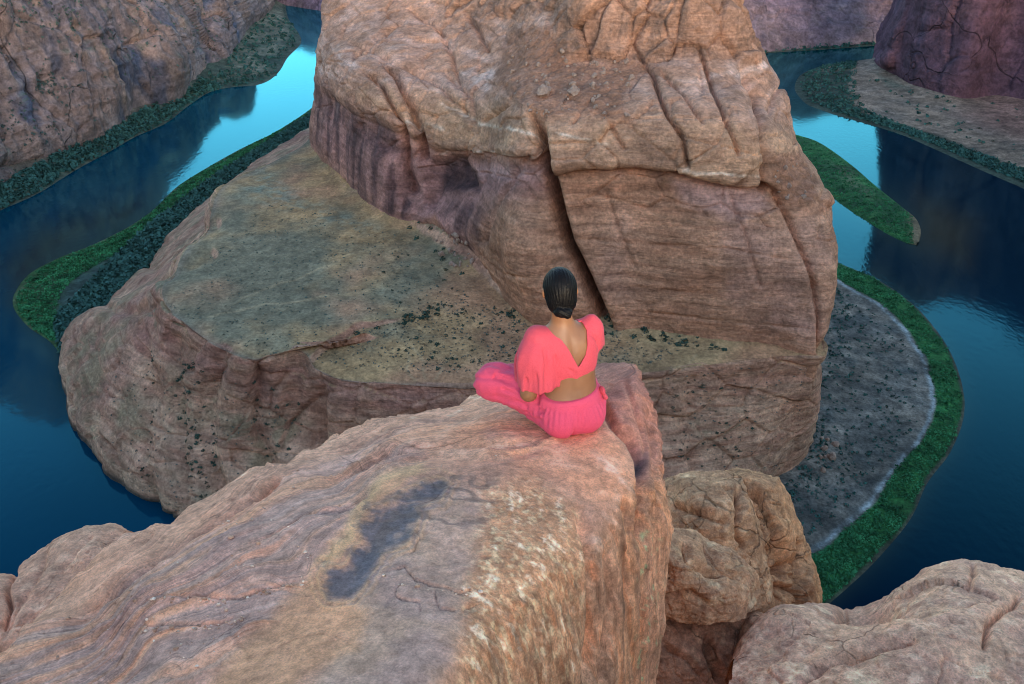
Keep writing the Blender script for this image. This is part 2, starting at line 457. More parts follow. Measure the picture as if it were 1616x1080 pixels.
# ---- the butte
butte_cols = [  # rails bottom to top: (px, py, distance)
    [(490, 224, 692), (493, 175, 693), (497, 140, 696), (499, 122, 692), (502, 95, 702), (505, 50, 725), (511, 0, 755), (520, -60, 790)],
    [(545, 291, 609), (543, 225, 612), (541, 166, 619), (536, 148, 615), (528, 96, 632), (556, 55, 670), (580, 0, 720), (590, -60, 760)],
    [(610, 339, 556), (607, 265, 558), (610, 205, 566), (606, 186, 562), (600, 120, 588), (620, 62, 640), (630, 0, 705), (640, -60, 740)],
    [(660, 354, 541), (668, 300, 551), (680, 238, 552), (680, 222, 548), (672, 150, 570), (690, 78, 625), (700, 0, 685), (700, -60, 720)],
    [(745, 402, 506), (748, 325, 512), (768, 250, 517), (768, 236, 513), (768, 160, 532), (780, 88, 585), (790, 0, 640), (795, -60, 670)],
    [(835, 496, 440), (815, 385, 450), (812, 252, 468), (812, 240, 464), (818, 170, 480), (840, 95, 534), (850, 0, 590), (855, -60, 620)],
    [(905, 502, 437), (880, 390, 445), (880, 264, 455), (880, 252, 451), (880, 182, 464), (905, 97, 520), (905, 0, 545), (905, -60, 570)],
    [(1000, 514, 432), (1000, 395, 437), (1000, 270, 447), (1000, 257, 443), (1000, 186, 455), (1000, 97, 510), (1000, 0, 526), (1000, -60, 550)],
    [(1145, 540, 420), (1145, 412, 425), (1128, 290, 437), (1126, 276, 433), (1118, 194, 444), (1090, 94, 500), (1085, 0, 516), (1080, -60, 545)],
    [(1225, 551, 416), (1222, 425, 422), (1202, 302, 439), (1201, 287, 435), (1196, 200, 447), (1150, 96, 500), (1135, 0, 518), (1120, -60, 545)],
    [(1296, 557, 414), (1320, 420, 431), (1311, 325, 452), (1293, 285, 468), (1258, 235, 490), (1238, 150, 512), (1182, 62, 532), (1160, -20, 555)]]
def butte_net():
    rails = [[] for _ in range(11)]
    for c in butte_cols:
        P = [at_dist(*q) for q in c]
        lowp = P[0] + A([0, 2, -14.0])
        crest = P[-1].copy(); crest[2] = 235 - RIM; crest[1] += 25
        top = crest + A([0, 120, 10])
        for k, p in enumerate([lowp] + P + [crest, top]): rails[k].append(p)
    for k, rl in enumerate(rails):
        a = rl[0].copy(); b = rl[-1].copy()
        rl.insert(0, a + A([30, 110, 0])); rl.insert(0, a + A([110, 240, 0]))
        rl.append(b + A([3, 60, 0])); rl.append(b + A([-30, 200, 0]))
    return rails
G, U, V = loft(butte_net(), 670, 430)
px, py = proj(G); nrm = normals(G); h = hgt(G)
wx = px + 6 * fbm(G, (.05, .05, .05), 3, 51); wy = py + 5 * fbm(G, (.05, .05, .05), 3, 52)
fine = fbm(G, (.09,) * 3, 4, 53)
cliff = sstep(.75, .35, nrm[..., 2])
disp = 2.6 * fbm(G, (.025, .025, .03), 4, 54) + .45 * ridged(G, (.025, .025, .11), 3, 55) * cliff + .5 * fine
disp += cliff * 1.3 * fbm(G, (.10, .10, .015), 3, 56)
def crack(line, dep, wd, shift=0.0):
    global disp
    d, sd, rn = seg_dist(wx * .5 + px * .5, wy * .5 + py * .5, line, max(wd * 4, 120 if dep > 10 else 0))
    ta = sstep(0, .12, rn) * .8 + .2
    disp = disp - dep * np.exp(-np.abs(d / wd) ** 1.3) * ta
    return d, sd
# the great cleft and the smaller joints
d, sd = crack([(838, 178), (850, 205), (856, 235), (866, 262), (878, 300), (886, 340), (898, 380), (915, 415), (930, 450), (945, 480), (958, 512)], 36, 5.8)
disp += 6 * np.exp(-(np.maximum(-sd, 0) / 40) ** 2) * np.exp(-(d / 45) ** 2) * (sd < 0) * sstep(180, 260, py)   # swollen left lip
for ln, dp, wd in [([(600, 90), (625, 115), (640, 145), (652, 165), (660, 200), (668, 250)], 6, 5), ([(570, 108), (600, 130), (620, 165), (632, 195), (640, 235), (655, 300)], 5, 5),
                   ([(540, 60), (600, 85), (690, 130), (730, 175)], 2.2, 4), ([(735, 20), (755, 50), (770, 80)], 3, 4), ([(640, 10), (690, 40), (715, 90), (725, 130)], 2.5, 4),
                   ([(995, 70), (1030, 120), (1050, 175), (1075, 215), (1085, 265)], 4, 3.5), ([(1100, 70), (1130, 150), (1150, 200), (1165, 245)], 3.2, 3.5),
                   ([(1170, 110), (1195, 150), (1205, 200), (1210, 250), (1206, 300)], 6, 5), ([(1215, 290), (1235, 330), (1255, 370), (1275, 415), (1290, 450)], 3.5, 4),
                   ([(1285, 440), (1292, 500), (1294, 556)], 3, 4), ([(1215, 180), (1222, 150), (1235, 135)], 2, 4),
                   ([(700, 160), (745, 190), (760, 230)], 1.5, 4), ([(960, 190), (985, 235)], 2, 4), ([(640, 30), (600, 60), (560, 85)], 2.5, 4), ([(760, 195), (800, 165), (820, 130)], 2, 4), ([(900, 200), (930, 160), (985, 130)], 1.8, 4), ([(1040, 110), (1080, 150), (1110, 190)], 2, 3.5), ([(820, 260), (790, 320), (775, 380)], 2.0, 5), ([(700, 110), (740, 150), (745, 190)], 2.2, 4), ([(1150, 300), (1180, 380), (1200, 450)], 1.2, 4), ([(950, 290), (975, 360), (1000, 420)], 1.0, 4)]:
    crack(ln, dp * 1.7, wd * .85)
# the overhanging cap: dark bedding slot below a rounded lip
ledge = [(497, 134), (520, 152), (560, 178), (600, 198), (645, 218), (690, 240), (730, 238), (770, 240), (820, 248), (858, 246), (872, 262), (940, 264), (1000, 266), (1060, 272), (1085, 283), (1140, 292), (1205, 298)]
d, sd, rn = seg_dist(px + 3 * fine, py + 3 * fine, ledge)
disp -= 2.6 * np.exp(-((sd - 2) / 2.2) ** 2) * (d < 12) * sstep(0, .1, rn) * (.35 + .65 * sstep(840, 880, px))
disp += 1.0 * np.exp(-((sd + 9) / 8.0) ** 2) * (d < 30)
for ln, dp in [([(720, 268), (780, 275), (830, 290)], 2.2), ([(860, 185), (950, 180), (1020, 186), (1120, 186), (1200, 196)], 2.0), ([(1000, 175), (1100, 178)], 1.0), ([(880, 372), (1000, 385), (1150, 392), (1290, 420)], 1.4), ([(900, 330), (1050, 320), (1230, 345)], 1.0),
               ([(960, 450), (1100, 462), (1250, 470)], 1.0), ([(1000, 490), (1120, 505), (1280, 520)], 1.3), ([(760, 395), (800, 430), (850, 438)], 2.2), ([(830, 330), (870, 345)], 1.6), ([(510, 95), (560, 100), (600, 110)], 1.5)]:
    d, sd, rn = seg_dist(px + 5 * fine, py + 4 * fine, ln)
    disp -= .9 * dp * np.exp(-(sd / 1.8) ** 2) * (d < 5) * sstep(-.3, .3, fine + .5 * noise(G, (.03,) * 3, 57)) * sstep(0, .15, rn) * sstep(1, .85, rn)
# alcove with its hollow, hump below it
a = poly_sd(wx, wy, [(672, 258), (690, 248), (735, 250), (752, 275), (755, 300), (728, 292), (700, 300), (690, 330), (676, 320)])
disp -= 7 * sstep(-8, 16, a)
a2 = poly_sd(wx, wy, [(600, 215), (640, 235), (655, 300), (640, 330), (612, 300)]); disp -= 3 * sstep(-6, 8, a2)
hump = np.exp(-(((px - 735) / 40) ** 2 + ((py - 355) / 42) ** 2)); disp += 7 * hump
bul = np.exp(-(((px - 830) / 60) ** 2 + ((py - 400) / 75) ** 2)); disp += 5 * bul
# blocky upper cliffs and ribs
up = sstep(105, 85, py) * sstep(860, 885, px) + sstep(45, 25, py + (px - 720) * .1) * sstep(690, 730, px) * sstep(880, 860, px)
up = np.clip(up, 0, 1) * sstep(1240, 1200, px)
mu = V > 2.5
fv, fe = facets(G[mu], (.07, .07, .03), 5); disp[mu] += up[mu] * (4.5 * fv - 1.8 * np.exp(-(fe / .08) ** 2)); disp += up * 2.0 * ridged(G, (.09, .09, .02), 2, 61)
fv, fe = facets(G[mu], (.035, .035, .06), 6); disp[mu] += (1 - up[mu]) * (1.3 * fv - 1.2 * np.exp(-(fe / .035) ** 2))
talus = sstep(-8, 14, poly_sd(wx, wy, [(800, 45), (870, 40), (900, 95), (1010, 92), (1050, 110), (1000, 130), (985, 165), (1010, 200), (950, 195), (900, 185), (850, 200), (830, 175), (780, 140), (785, 95)]))
talus2 = sstep(-6, 8, poly_sd(wx, wy, [(1215, 245), (1260, 240), (1292, 290), (1285, 320), (1240, 335), (1212, 290)]))
talus3 = sstep(-8, 8, poly_sd(wx, wy, [(655, 352), (690, 345), (745, 395), (760, 440), (720, 430), (680, 395)]))
tal = np.clip(talus + talus2 + talus3, 0, 1)
disp = disp * (1 - .6 * tal) + tal * (1.6 * fbm(G, (.16,) * 3, 3, 64) + .8 * ridged(G, (.3,) * 3, 2, 65))
disp += (1 - tal) * (.5 * ridged(G, (.14, .14, .3), 2, 67) * sstep(3, 4.5, V))
disp *= sstep(0, 1.0, V)
Pb = G + nrm * disp[..., None]
n1 = fbm(G, (.02,) * 3, 4, 71); n2 = fbm(G, (.06,) * 3, 4, 72); bed = fbm(G, (.02, .02, .30), 3, 73); n4 = fbm(G, (.25,) * 3, 3, 74)
face = mix((.335, .205, .14), (.41, .275, .195), sstep(-.5, .5, bed + .7 * n1))
face = mix(face, (.30, .205, .18), sstep(0, .6, n1) * .8)
capc = mix((.42, .295, .205), (.34, .23, .165), sstep(-.4, .5, n2))
sdl = seg_dist(px, py, ledge)[1]
above = sstep(3, -3, sdl)
col = mix(face, capc, above)
upper = sstep(190, 150, py + .10 * (900 - px)) * above
col = mix(col, mix((.37, .25, .19), (.43, .325, .28), sstep(-.2, .5, bed + n2)), upper * .8)
whites = sstep(.1, .5, fbm(G, (.03, .03, .25), 3, 80) + .35 * np.exp(-((py - 110) / 45) ** 2) - .25) * upper
col = mix(col, (.55, .47, .43), whites * .6)
for ln, wd in [([(700, 165), (760, 195), (850, 215)], 3), ([(880, 215), (960, 228)], 2.2), ([(1080, 268), (1200, 280)], 2), ([(640, 190), (700, 205)], 3), ([(690, 245), (720, 236), (760, 238), (858, 250)], 1.5)]:
    d, _, _ = seg_dist(wx, wy, ln); col = mix(col, (.62, .57, .49), np.exp(-(d / wd) ** 2) * .65 * sstep(-.5, .2, n4))
col = mix(col, (.31, .21, .155), up * .85)
purple = sstep(-35, 30, poly_sd(wx, wy, [(497, 130), (600, 195), (690, 245), (760, 250), (850, 262), (860, 300), (780, 320), (745, 400), (600, 340), (490, 225)]))
col = mix(col, (.285, .185, .185), purple * .75)
pk = sstep(-14, 12, poly_sd(wx, wy, [(1060, 285), (1205, 302), (1215, 330), (1150, 345), (1080, 320)])) + sstep(-14, 12, poly_sd(wx, wy, [(700, 260), (850, 265), (855, 285), (780, 280)]))
col = mix(col, (.40, .30, .29), np.clip(pk, 0, 1) * .6)
# desert varnish: dark hanging streaks; the alcove hollow darkened more solidly
streak = fbm(np.stack([G[..., 0], G[..., 1], G[..., 2] * .12], -1), (.10,) * 3, 4, 82)
for pg, k in [([(497, 125), (530, 150), (575, 178), (640, 215), (650, 300), (640, 345), (600, 335), (540, 285), (495, 215)], .85), ([(680, 255), (730, 250), (756, 280), (755, 305), (700, 300), (688, 300)], 1.0), ([(690, 300), (770, 330), (775, 385), (745, 400), (730, 360)], .7),
              ([(1040, 262), (1090, 275), (1088, 300), (1040, 290)], .35), ([(945, 262), (1085, 278), (1080, 292), (950, 272)], .5), ([(590, 300), (650, 320), (640, 350), (600, 338)], .95), ([(1100, 395), (1290, 410), (1290, 470), (1130, 440)], .15)]:
    m = sstep(-10, 10, poly_sd(wx, wy, pg)) * sstep(-.25 - .5 * (k >= 1), .3, streak)
    col = mix(col, (.085, .06, .065), m * k)
pal = sstep(.2, .5, streak) * purple * sstep(330, 240, py); col = mix(col, (.38, .31, .30), pal * .45)
col = mix(col, mix((.30, .185, .125), (.26, .165, .12), sstep(-.3, .3, n4)), tal * .9)
col = mix(col, (.20, .13, .11), sstep(.35, .7, n4 + .4 * n2) * .35)
col *= (1 + .20 * n4 + .12 * bed)[..., None]
structure(grid_object("butte", Pb, col, MAT_CLIFF))
BUTTE = (Pb, px, py, tal, h)

# ---- far canyon walls: foot picture points at the river, then steps back and up
def wall(name, foot, steps, nu, nv, seed, tones, amp=1.0, flute=1.0, stain=.5, green=.2):
    rails = [[] for _ in range(len(steps[0]) + 2)]
    for (fx, fy, fh), stp in zip(foot, steps):
        stp = [q if len(q) == 3 else q + (0,) for q in stp]
        F = at_height(fx, fy, fh)
        out = F / np.linalg.norm(F[:2]); out[2] = 0
        rails[0].append(F + A([0, 0, -15.0]) - out * 3); rails[1].append(F)
        for k, (b, z, lat) in enumerate(stp):
            p = F + out * b; p[0] += lat; p[2] = z - RIM; rails[k + 2].append(p)
    G, U, V = loft(rails, nu, nv)
    px, py = proj(G); nrm = normals(G); h = hgt(G)
    s = seed
    disp = amp * (9 * fbm(G, (.010, .010, .006), 4, s) + 3.0 * ridged(G, (.010, .010, .06), 3, s + 1)
                  + flute * 7 * ridged(G, (.022, .022, .003), 3, s + 2) + 1.6 * fbm(G, (.07,) * 3, 3, s + 3)) * sstep(0.8, 2.0, V)
    fv, fe = facets(G, (.018, .018, .010), s); disp = disp + amp * (6 * fv - 3 * np.exp(-(fe / .06) ** 2)) * sstep(.8, 2.0, V)
    P = G + nrm * disp[..., None]
    n1 = fbm(G, (.008,) * 3, 4, s + 5); n2 = fbm(G, (.03, .03, .012), 4, s + 6); bed = fbm(G, (.006, .006, .09), 3, s + 7); n4 = fbm(G, (.09,) * 3, 3, s + 8)
    c = mix(tones[0], tones[1], sstep(-.4, .4, n1 + .5 * n2)); c = mix(c, tones[2], sstep(.05, .5, n2 + .3 * bed) * .8)
    c = mix(c, tones[3], sstep(.1, .45, fbm(G, (.022, .022, .007), 4, s + 9)) * stain)
    nz = normals(P)[..., 2]
    c = mix(c, (.13, .17, .11), sstep(.15, .5, fbm(G, (.035,) * 3, 3, s + 10)) * sstep(.3, .7, nz) * green)
    c *= (1 + .3 * n4)[..., None]
    structure(grid_object(name, P, c, MAT_FAR))
    return P, px, py, nz, h

left_foot = [(-420, 520, 2), (-220, 420, 2), (-100, 365, 2), (0, 300, 3), (100, 246, 3), (160, 222, 3), (230, 176, 3), (292, 152, 3), (322, 118, 4), (368, 92, 4), (388, 58, 4), (425, 22, 4), (440, -6, 4), (470, -30, 4)]
left_steps = [[(8, 30), (45, 110), (90, 165), (160, 215), (400, 240)]] * 3 + [[(25, 22), (55, 60), (80, 150), (120, 300), (400, 305)], [(14, 25), (45, 75), (75, 150), (120, 295), (400, 305)], [(20, 40), (60, 95), (95, 150), (150, 280), (400, 300)],
              [(22, 48), (70, 95), (110, 114), (180, 140), (400, 200)], [(25, 35), (70, 68), (120, 86), (200, 105), (450, 120)], [(30, 26), (70, 50), (120, 74), (220, 96), (450, 105)],
              [(30, 35), (60, 60), (100, 80), (200, 105), (450, 120)], [(25, 30), (60, 50), (100, 68), (200, 90), (450, 100)], [(20, 20), (50, 38), (90, 55), (200, 80), (450, 95)], [(20, 20), (50, 38), (90, 55), (200, 80), (450, 95)], [(20, 20), (50, 38), (90, 55), (200, 80), (450, 95)]]
tan_a, tan_b, tan_c, blue_d = (.33, .235, .185), (.24, .195, .185), (.39, .27, .19), (.115, .125, .155)
LEFT = wall("canyon_wall_left", left_foot, left_steps, 420, 260, 100, (tan_a, tan_b, tan_c, blue_d), 1.2, 1.5, .95, .5)

right_foot = [(1376, 95, 5), (1376, 102, 6), (1420, 130, 7), (1470, 147, 8), (1515, 156, 9), (1570, 150, 12), (1640, 160, 14), (1760, 215, 10), (1950, 300, 6), (2300, 460, 4)]
right_steps = [[(120, 30, 8), (130, 80, 24), (140, 170, 55), (150, 290, 110), (500, 300, 110)], [(8, 30, 8), (22, 80, 24), (45, 170, 55), (70, 290, 110), (500, 300, 110)]] + [[(6, 30), (20, 80), (40, 170), (70, 290), (500, 300)]] * 3 + [[(20, 35), (40, 90), (60, 180), (90, 290), (500, 300)]] * 5
RIGHT = wall("canyon_wall_right", right_foot, right_steps, 330, 200, 140, ((.19, .11, .12), (.15, .09, .105), (.23, .135, .135), (.07, .065, .09)), .7, .4, .75, .1)

back_foot = [(980, 108, 2), (1080, 96, 2), (1160, 87, 2), (1210, 81, 2), (1290, 75, 2), (1400, 67, 2), (1520, 60, 2), (1700, 50, 2)]
back_steps = [[(50, 40), (100, 78), (170, 110), (240, 160), (600, 180)]] * 8
BACK = wall("canyon_wall_back", back_foot, back_steps, 260, 140, 180, ((.35, .25, .235), (.29, .205, .215), (.40, .30, .28), (.17, .15, .18)), .8, .9, .6, .2)
far_foot = [(250, -40, 2), (400, 0, 2), (460, 8, 2), (490, 13, 2), (530, 18, 2), (620, 22, 2), (800, 20, 2)]
FARW = wall("canyon_wall_far", far_foot, [[(40, 30), (80, 60), (130, 90), (200, 110), (600, 120)]] * 7, 160, 60, 220, ((.30, .22, .24), (.24, .17, .2), (.33, .25, .25), (.15, .14, .17)), .7, .5, .4, .2)

# ---- low ground along the water
def bank(name, shore, inner, rises, nu, nv, seed, amp=.8):
    rails = []
    S = at_height(A(shore)[:, 0], A(shore)[:, 1], 0.0); I = at_height(A(inner)[:, 0], A(inner)[:, 1], 0.0)
    for t, z in rises:
        p = S + (I - S) * t; p[:, 2] = z - RIM; rails.append(p)
    G, U, V = loft(rails, nu, nv)
    px, py = proj(G)
    k = sstep(-.3, 1.0, hgt(G))
    G = G.copy(); G[..., 2] += k * amp * fbm(G, (.05, .05, .05), 4, seed)
    tt = np.interp(V, np.arange(len(rises)), [r[0] for r in rises])
    wob = 6 * fbm(G, (.012, .012, 0), 2, seed + 6)
    sh = fbm(G, (.06, .06, .06), 3, seed + 7)
    kk = (np.abs(tt) < .06)
    return G, px, py, tt

SH_L = [(545, 118), (500, 165), (440, 206), (380, 236), (330, 264), (285, 292), (235, 338), (150, 386), (90, 410), (45, 436), (22, 478), (42, 512), (80, 540), (112, 585)]
IN_L = [(590, 180), (530, 225), (480, 235), (420, 285), (375, 310), (340, 345), (280, 395), (235, 440), (210, 470), (200, 490), (190, 510), (175, 530), (160, 550), (150, 600)]
G, px, py, T = bank("left_bank", SH_L, IN_L, [(-.18, -4), (-.03, -.4), (0, .25), (.10, 1.0), (.3, 2.2), (.6, 4.5), (1, 8)], 420, 110, 300)
n1 = fbm(G, (.03,) * 3, 4, 301); n2 = fbm(G, (.12,) * 3, 3, 302)
c = mix((.06, .12, .05), (.07, .12, .07), sstep(-.3, .3, n1)); c = mix(c, (.05, .115, .045), sstep(.30, .12, T) * sstep(300, 200, px) * .8)
c = mix(c, (.06, .10, .09), sstep(.3, .5, T + .1 * n2)); c = mix(c, (.30, .27, .21), sstep(.05, .02, np.abs(T - .02)) * sstep(-.1, .5, n1) * .35)
c = mix(c, (.30, .21, .16), sstep(.75, .95, T + .1 * n1)); c = mix(c, (.05, .05, .035), sstep(.0, -.05, T)); c *= (1 + .35 * n2)[..., None]
structure(grid_object("left_bank", G, c, MAT_BANK)); BANK_L = (G, px, py, T)

SH_R = [(1290, 396), (1325, 416), (1380, 440), (1440, 482), (1488, 540), (1512, 596), (1519, 645), (1500, 708), (1462, 760), (1436, 815), (1385, 878), (1322, 938), (1240, 1000), (1100, 1080), (900, 1130)]
IN_R = [(1270, 430), (1290, 450), (1290, 480), (1285, 520), (1280, 560), (1270, 600), (1265, 640), (1260, 680), (1250, 710), (1235, 740), (1210, 770), (1180, 800), (1120, 840), (1000, 870), (850, 900)]
G, px, py, T = bank("right_bank", SH_R, IN_R, [(-.2, -5), (-.03, -.4), (0, .25), (.06, 1.0), (.2, 1.8), (.5, 3), (1, 6)], 420, 200, 320)
n1 = fbm(G, (.03,) * 3, 4, 321); n2 = fbm(G, (.12,) * 3, 3, 322)
TT = T + .03 * fbm(G, (.035,) * 3, 3, 323)
wid = np.interp(py, [400, 480, 560, 640, 720, 800, 940], [.75, .28, .185, .165, .21, .26, .37])
K = TT / wid
c = mix((.135, .135, .125), (.20, .185, .16), sstep(-.4, .4, n1 + .5 * n2)); c = mix(c, (.085, .10, .10), sstep(.05, .4, fbm(G, (.06,) * 3, 3, 325)) * .7)
c = mix(c, (.26, .30, .31), np.exp(-((K - 1.13 + .1 * n2) / .09) ** 2) * sstep(-.5, .2, n2 + n1 + .2) * .95)
c = mix(c, (.04, .14, .05), sstep(1.06, .92, K) * sstep(-.05, .1, K)); c = mix(c, (.022, .055, .024), sstep(.25, .0, K) * sstep(-.05, .05, K) * .6)
c = mix(c, (.07, .075, .055), sstep(.06, -.02, K) * .8); c *= (1 + .35 * n2)[..., None]
structure(grid_object("right_bank", G, c, MAT_BANK)); BANK_R = (G, px, py, K)

# green island in the right-hand reach
UPE = [(1190, 180), (1245, 209), (1290, 224), (1340, 258), (1382, 294), (1422, 326), (1447, 348), (1453, 368), (1450, 384)]
LOE = [(1180, 215), (1235, 248), (1272, 272), (1300, 300), (1335, 328), (1372, 352), (1405, 372), (1432, 384), (1446, 387)]
S0 = at_height(A(UPE)[:, 0], A(UPE)[:, 1], 0.); S1 = at_height(A(LOE)[:, 0], A(LOE)[:, 1], 0.)
rl = []
for t, z in [(-.25, -4), (-.02, -.3), (.02, .3), (.2, 1.4), (.5, 1.8), (.8, 1.4), (.98, .3), (1.02, -.3), (1.25, -4)]:
    p = S0 + (S1 - S0) * t; p[:, 2] = z - RIM; rl.append(p)
G, U, V = loft(rl, 240, 110); px, py = proj(G); n1 = fbm(G, (.03,) * 3, 4, 331); n2 = fbm(G, (.1,) * 3, 3, 332)
G[..., 2] += .6 * n2 * sstep(0, 1, hgt(G))
c = mix((.05, .16, .06), (.035, .10, .045), sstep(-.3, .3, n1)); c = mix(c, (.15, .16, .11), sstep(-6, 14, poly_sd(px + 15 * n2, py + 10 * n1, [(1310, 255), (1340, 265), (1390, 315), (1370, 315), (1330, 290)])) * .7)
c = mix(c, (.12, .20, .06), sstep(.15, .4, n2 + .1) * .4 * sstep(4, 6, V)); c = mix(c, (.20, .16, .11), sstep(1425, 1447, px + 6 * n1) * .9); c *= (1 + .3 * n2)[..., None]
structure(grid_object("river_island", G, c, MAT_BANK)); ISLE = (G, px, py, V)

# far right bar with pale sand
SH = [(1380, 92), (1335, 99), (1290, 107), (1262, 122), (1256, 138), (1268, 158), (1305, 176), (1352, 190), (1420, 211), (1480, 236), (1540, 263), (1616, 296), (1760, 370), (2000, 500)]
IN = [(1382, 104), (1378, 108), (1380, 112), (1385, 115), (1390, 118), (1400, 125), (1430, 136), (1470, 150), (1510, 160), (1560, 158), (1620, 168), (1680, 185), (1800, 240), (2050, 340)]
G, px, py, T = bank("far_bar", SH, IN, [(-.15, -4), (-.03, -.4), (0, .3), (.1, 1.2), (.4, 4), (.75, 8), (1, 14)], 320, 120, 340)
n1 = fbm(G, (.02,) * 3, 4, 341); n2 = fbm(G, (.07,) * 3, 3, 342)
c = mix((.25, .205, .165), (.20, .175, .15), sstep(-.3, .4, n1)); c = mix(c, (.27, .17, .15), sstep(1480, 1580, px + 60 * n1) * sstep(.3, .6, T) * .7)
veg = sstep(.2, .1, T + .06 * n2 - .0) + sstep(0, 14, poly_sd(px + 10 * n2, py + 6 * n1, [(1250, 120), (1300, 105), (1350, 100), (1345, 140), (1360, 170), (1420, 205), (1300, 180), (1250, 150)]))
c = mix(c, (.045, .075, .06), np.clip(veg, 0, 1) * .9); c = mix(c, (.10, .13, .11), sstep(-4, 8, poly_sd(px, py + 6 * n2, [(1375, 112), (1410, 125), (1450, 145), (1400, 140)])) * .7)
c *= (1 + .3 * n2)[..., None]
structure(grid_object("far_bar", G, c, MAT_BANK)); BAR_R = (G, px, py, T)

# left shore with its brush, and the flat point further up
SH = [(-420, 560), (-200, 440), (0, 332), (60, 305), (120, 268), (175, 238), (215, 215), (262, 194), (300, 165), (330, 146), (372, 137), (405, 134), (440, 112), (452, 92), (474, 66), (470, 52), (455, 30), (450, 0), (455, -30)]
IN = [(-420, 500), (-220, 400), (0, 292), (60, 262), (100, 240), (160, 216), (200, 192), (232, 172), (270, 156), (292, 148), (312, 122), (325, 112), (368, 88), (378, 72), (388, 52), (410, 30), (425, 16), (430, -10), (440, -40)]
G, px, py, T = bank("left_shore", SH, IN, [(-.15, -4), (-.03, -.4), (0, .3), (.1, 1.2), (.4, 4), (.75, 9), (1, 16)], 420, 90, 360)
n1 = fbm(G, (.02,) * 3, 4, 361); n2 = fbm(G, (.07,) * 3, 3, 362)
c = mix((.07, .10, .08), (.11, .13, .10), sstep(-.3, .4, n1)); c = mix(c, (.22, .215, .17), sstep(330, 400, px) * sstep(.12, .3, T) * sstep(-.5, .2, n1) * .8)
c = mix(c, (.25, .18, .15), sstep(.5, .9, T + .2 * n1) * sstep(330, 250, px) * .6); c = mix(c, (.12, .12, .10), sstep(.06, .02, np.abs(T)) * .3); c *= (1 + .3 * n2)[..., None]
structure(grid_object("left_shore", G, c, MAT_BANK)); SHORE_L = (G, px, py, T)
SH = [(980, 112), (1080, 100), (1160, 91), (1210, 84), (1290, 79), (1400, 71), (1520, 63), (1700, 52)]
IN = [(980, 104), (1080, 92), (1160, 83), (1210, 76), (1290, 70), (1400, 62), (1520, 55), (1700, 45)]
G, px, py, T = bank("back_shore", SH, IN, [(-.3, -4), (-.05, -.4), (0, .3), (.2, 2), (.6, 5), (1, 14)], 200, 30, 380)
c = mix((.06, .085, .07), (.12, .12, .10), sstep(-.3, .4, fbm(G, (.05,) * 3, 3, 381)))
structure(grid_object("back_shore", G, c, MAT_BANK)); SHORE_B = (G, px, py, T)

# ---- river
def water_material():
    m = bpy.data.materials.new("river_water"); m.use_nodes = True
    N = m.node_tree.nodes; L = m.node_tree.links; b = N["Principled BSDF"]
    vc = N.new("ShaderNodeVertexColor"); vc.layer_name = "tint"
    N.remove(b)
    df = N.new("ShaderNodeBsdfDiffuse"); gl = N.new("ShaderNodeBsdfGlossy"); fr = N.new("ShaderNodeFresnel"); mx = N.new("ShaderNodeMixShader")
    L.new(vc.outputs[0], df.inputs["Color"]); gl.inputs["Color"].default_value = (.24, .86, .90, 1); gl.inputs["Roughness"].default_value = .06
    fr.inputs["IOR"].default_value = 1.42
    fm_ = N.new("ShaderNodeMath"); fm_.operation = "MULTIPLY_ADD"; fm_.use_clamp = True; fm_.inputs[1].default_value = 1.7; fm_.inputs[2].default_value = -.078
    L.new(fr.outputs[0], fm_.inputs[0]); L.new(fm_.outputs[0], mx.inputs[0]); L.new(df.outputs[0], mx.inputs[1]); L.new(gl.outputs[0], mx.inputs[2]); L.new(mx.outputs[0], N["Material Output"].inputs["Surface"])
    geo = N.new("ShaderNodeNewGeometry")
    t = N.new("ShaderNodeTexNoise"); t.inputs["Scale"].default_value = .22; t.inputs["Detail"].default_value = 5
    mp = N.new("ShaderNodeMapping"); mp.inputs["Scale"].default_value = (1, .6, 1)
    L.new(geo.outputs["Position"], mp.inputs[0]); L.new(mp.outputs[0], t.inputs["Vector"])
    t2 = N.new("ShaderNodeTexNoise"); t2.inputs["Scale"].default_value = .012; t2.inputs["Detail"].default_value = 3
    L.new(geo.outputs["Position"], t2.inputs["Vector"])
    r = N.new("ShaderNodeMapRange"); r.inputs[1].default_value = .4; r.inputs[2].default_value = .65; r.inputs[3].default_value = .05; r.inputs[4].default_value = .35
    L.new(t2.outputs[0], r.inputs[0])
    bp = N.new("ShaderNodeBump"); bp.inputs["Distance"].default_value = .35
    L.new(r.outputs[0], bp.inputs["Strength"]); L.new(t.outputs[0], bp.inputs["Height"]); 
    for nd in (gl, fr): L.new(bp.outputs[0], nd.inputs["Normal"])
    return m
MAT_WATER = water_material()
gx, gy = np.meshgrid(np.linspace(-1500, 3100, 420), np.concatenate([np.linspace(-70, 20, 60), np.linspace(26, 1100, 250), np.linspace(1150, 2600, 30)]))
Wg = at_height(gx, gy, 0.0)
deep = mix((.0004, .036, .074), (.0003, .011, .026), sstep(300, 1250, gx)); deep = deep * (1 + .3 * fbm(Wg, (.006,) * 3, 3, 400))[..., None]  # left reach bluer and brighter: sky reflection painted into the water colour
dsh = np.full(gx.shape, 1e9)
for L_ in (SH_L, SH_R, LOE, UPE):
    dsh = np.minimum(dsh, seg_dist(gx, gy, L_)[0])
shal = np.exp(-(dsh / 16.0))
tanw = sstep(-40, 60, poly_sd(gx, gy, [(0, 420), (60, 350), (240, 300), (230, 345), (120, 400), (20, 470)])) + sstep(-30, 40, poly_sd(gx, gy, [(1440, 300), (1540, 350), (1530, 420), (1450, 390)]))
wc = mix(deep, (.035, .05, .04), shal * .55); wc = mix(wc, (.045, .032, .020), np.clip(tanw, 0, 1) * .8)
structure(grid_object("river", Wg, wc, MAT_WATER, contrast=1))

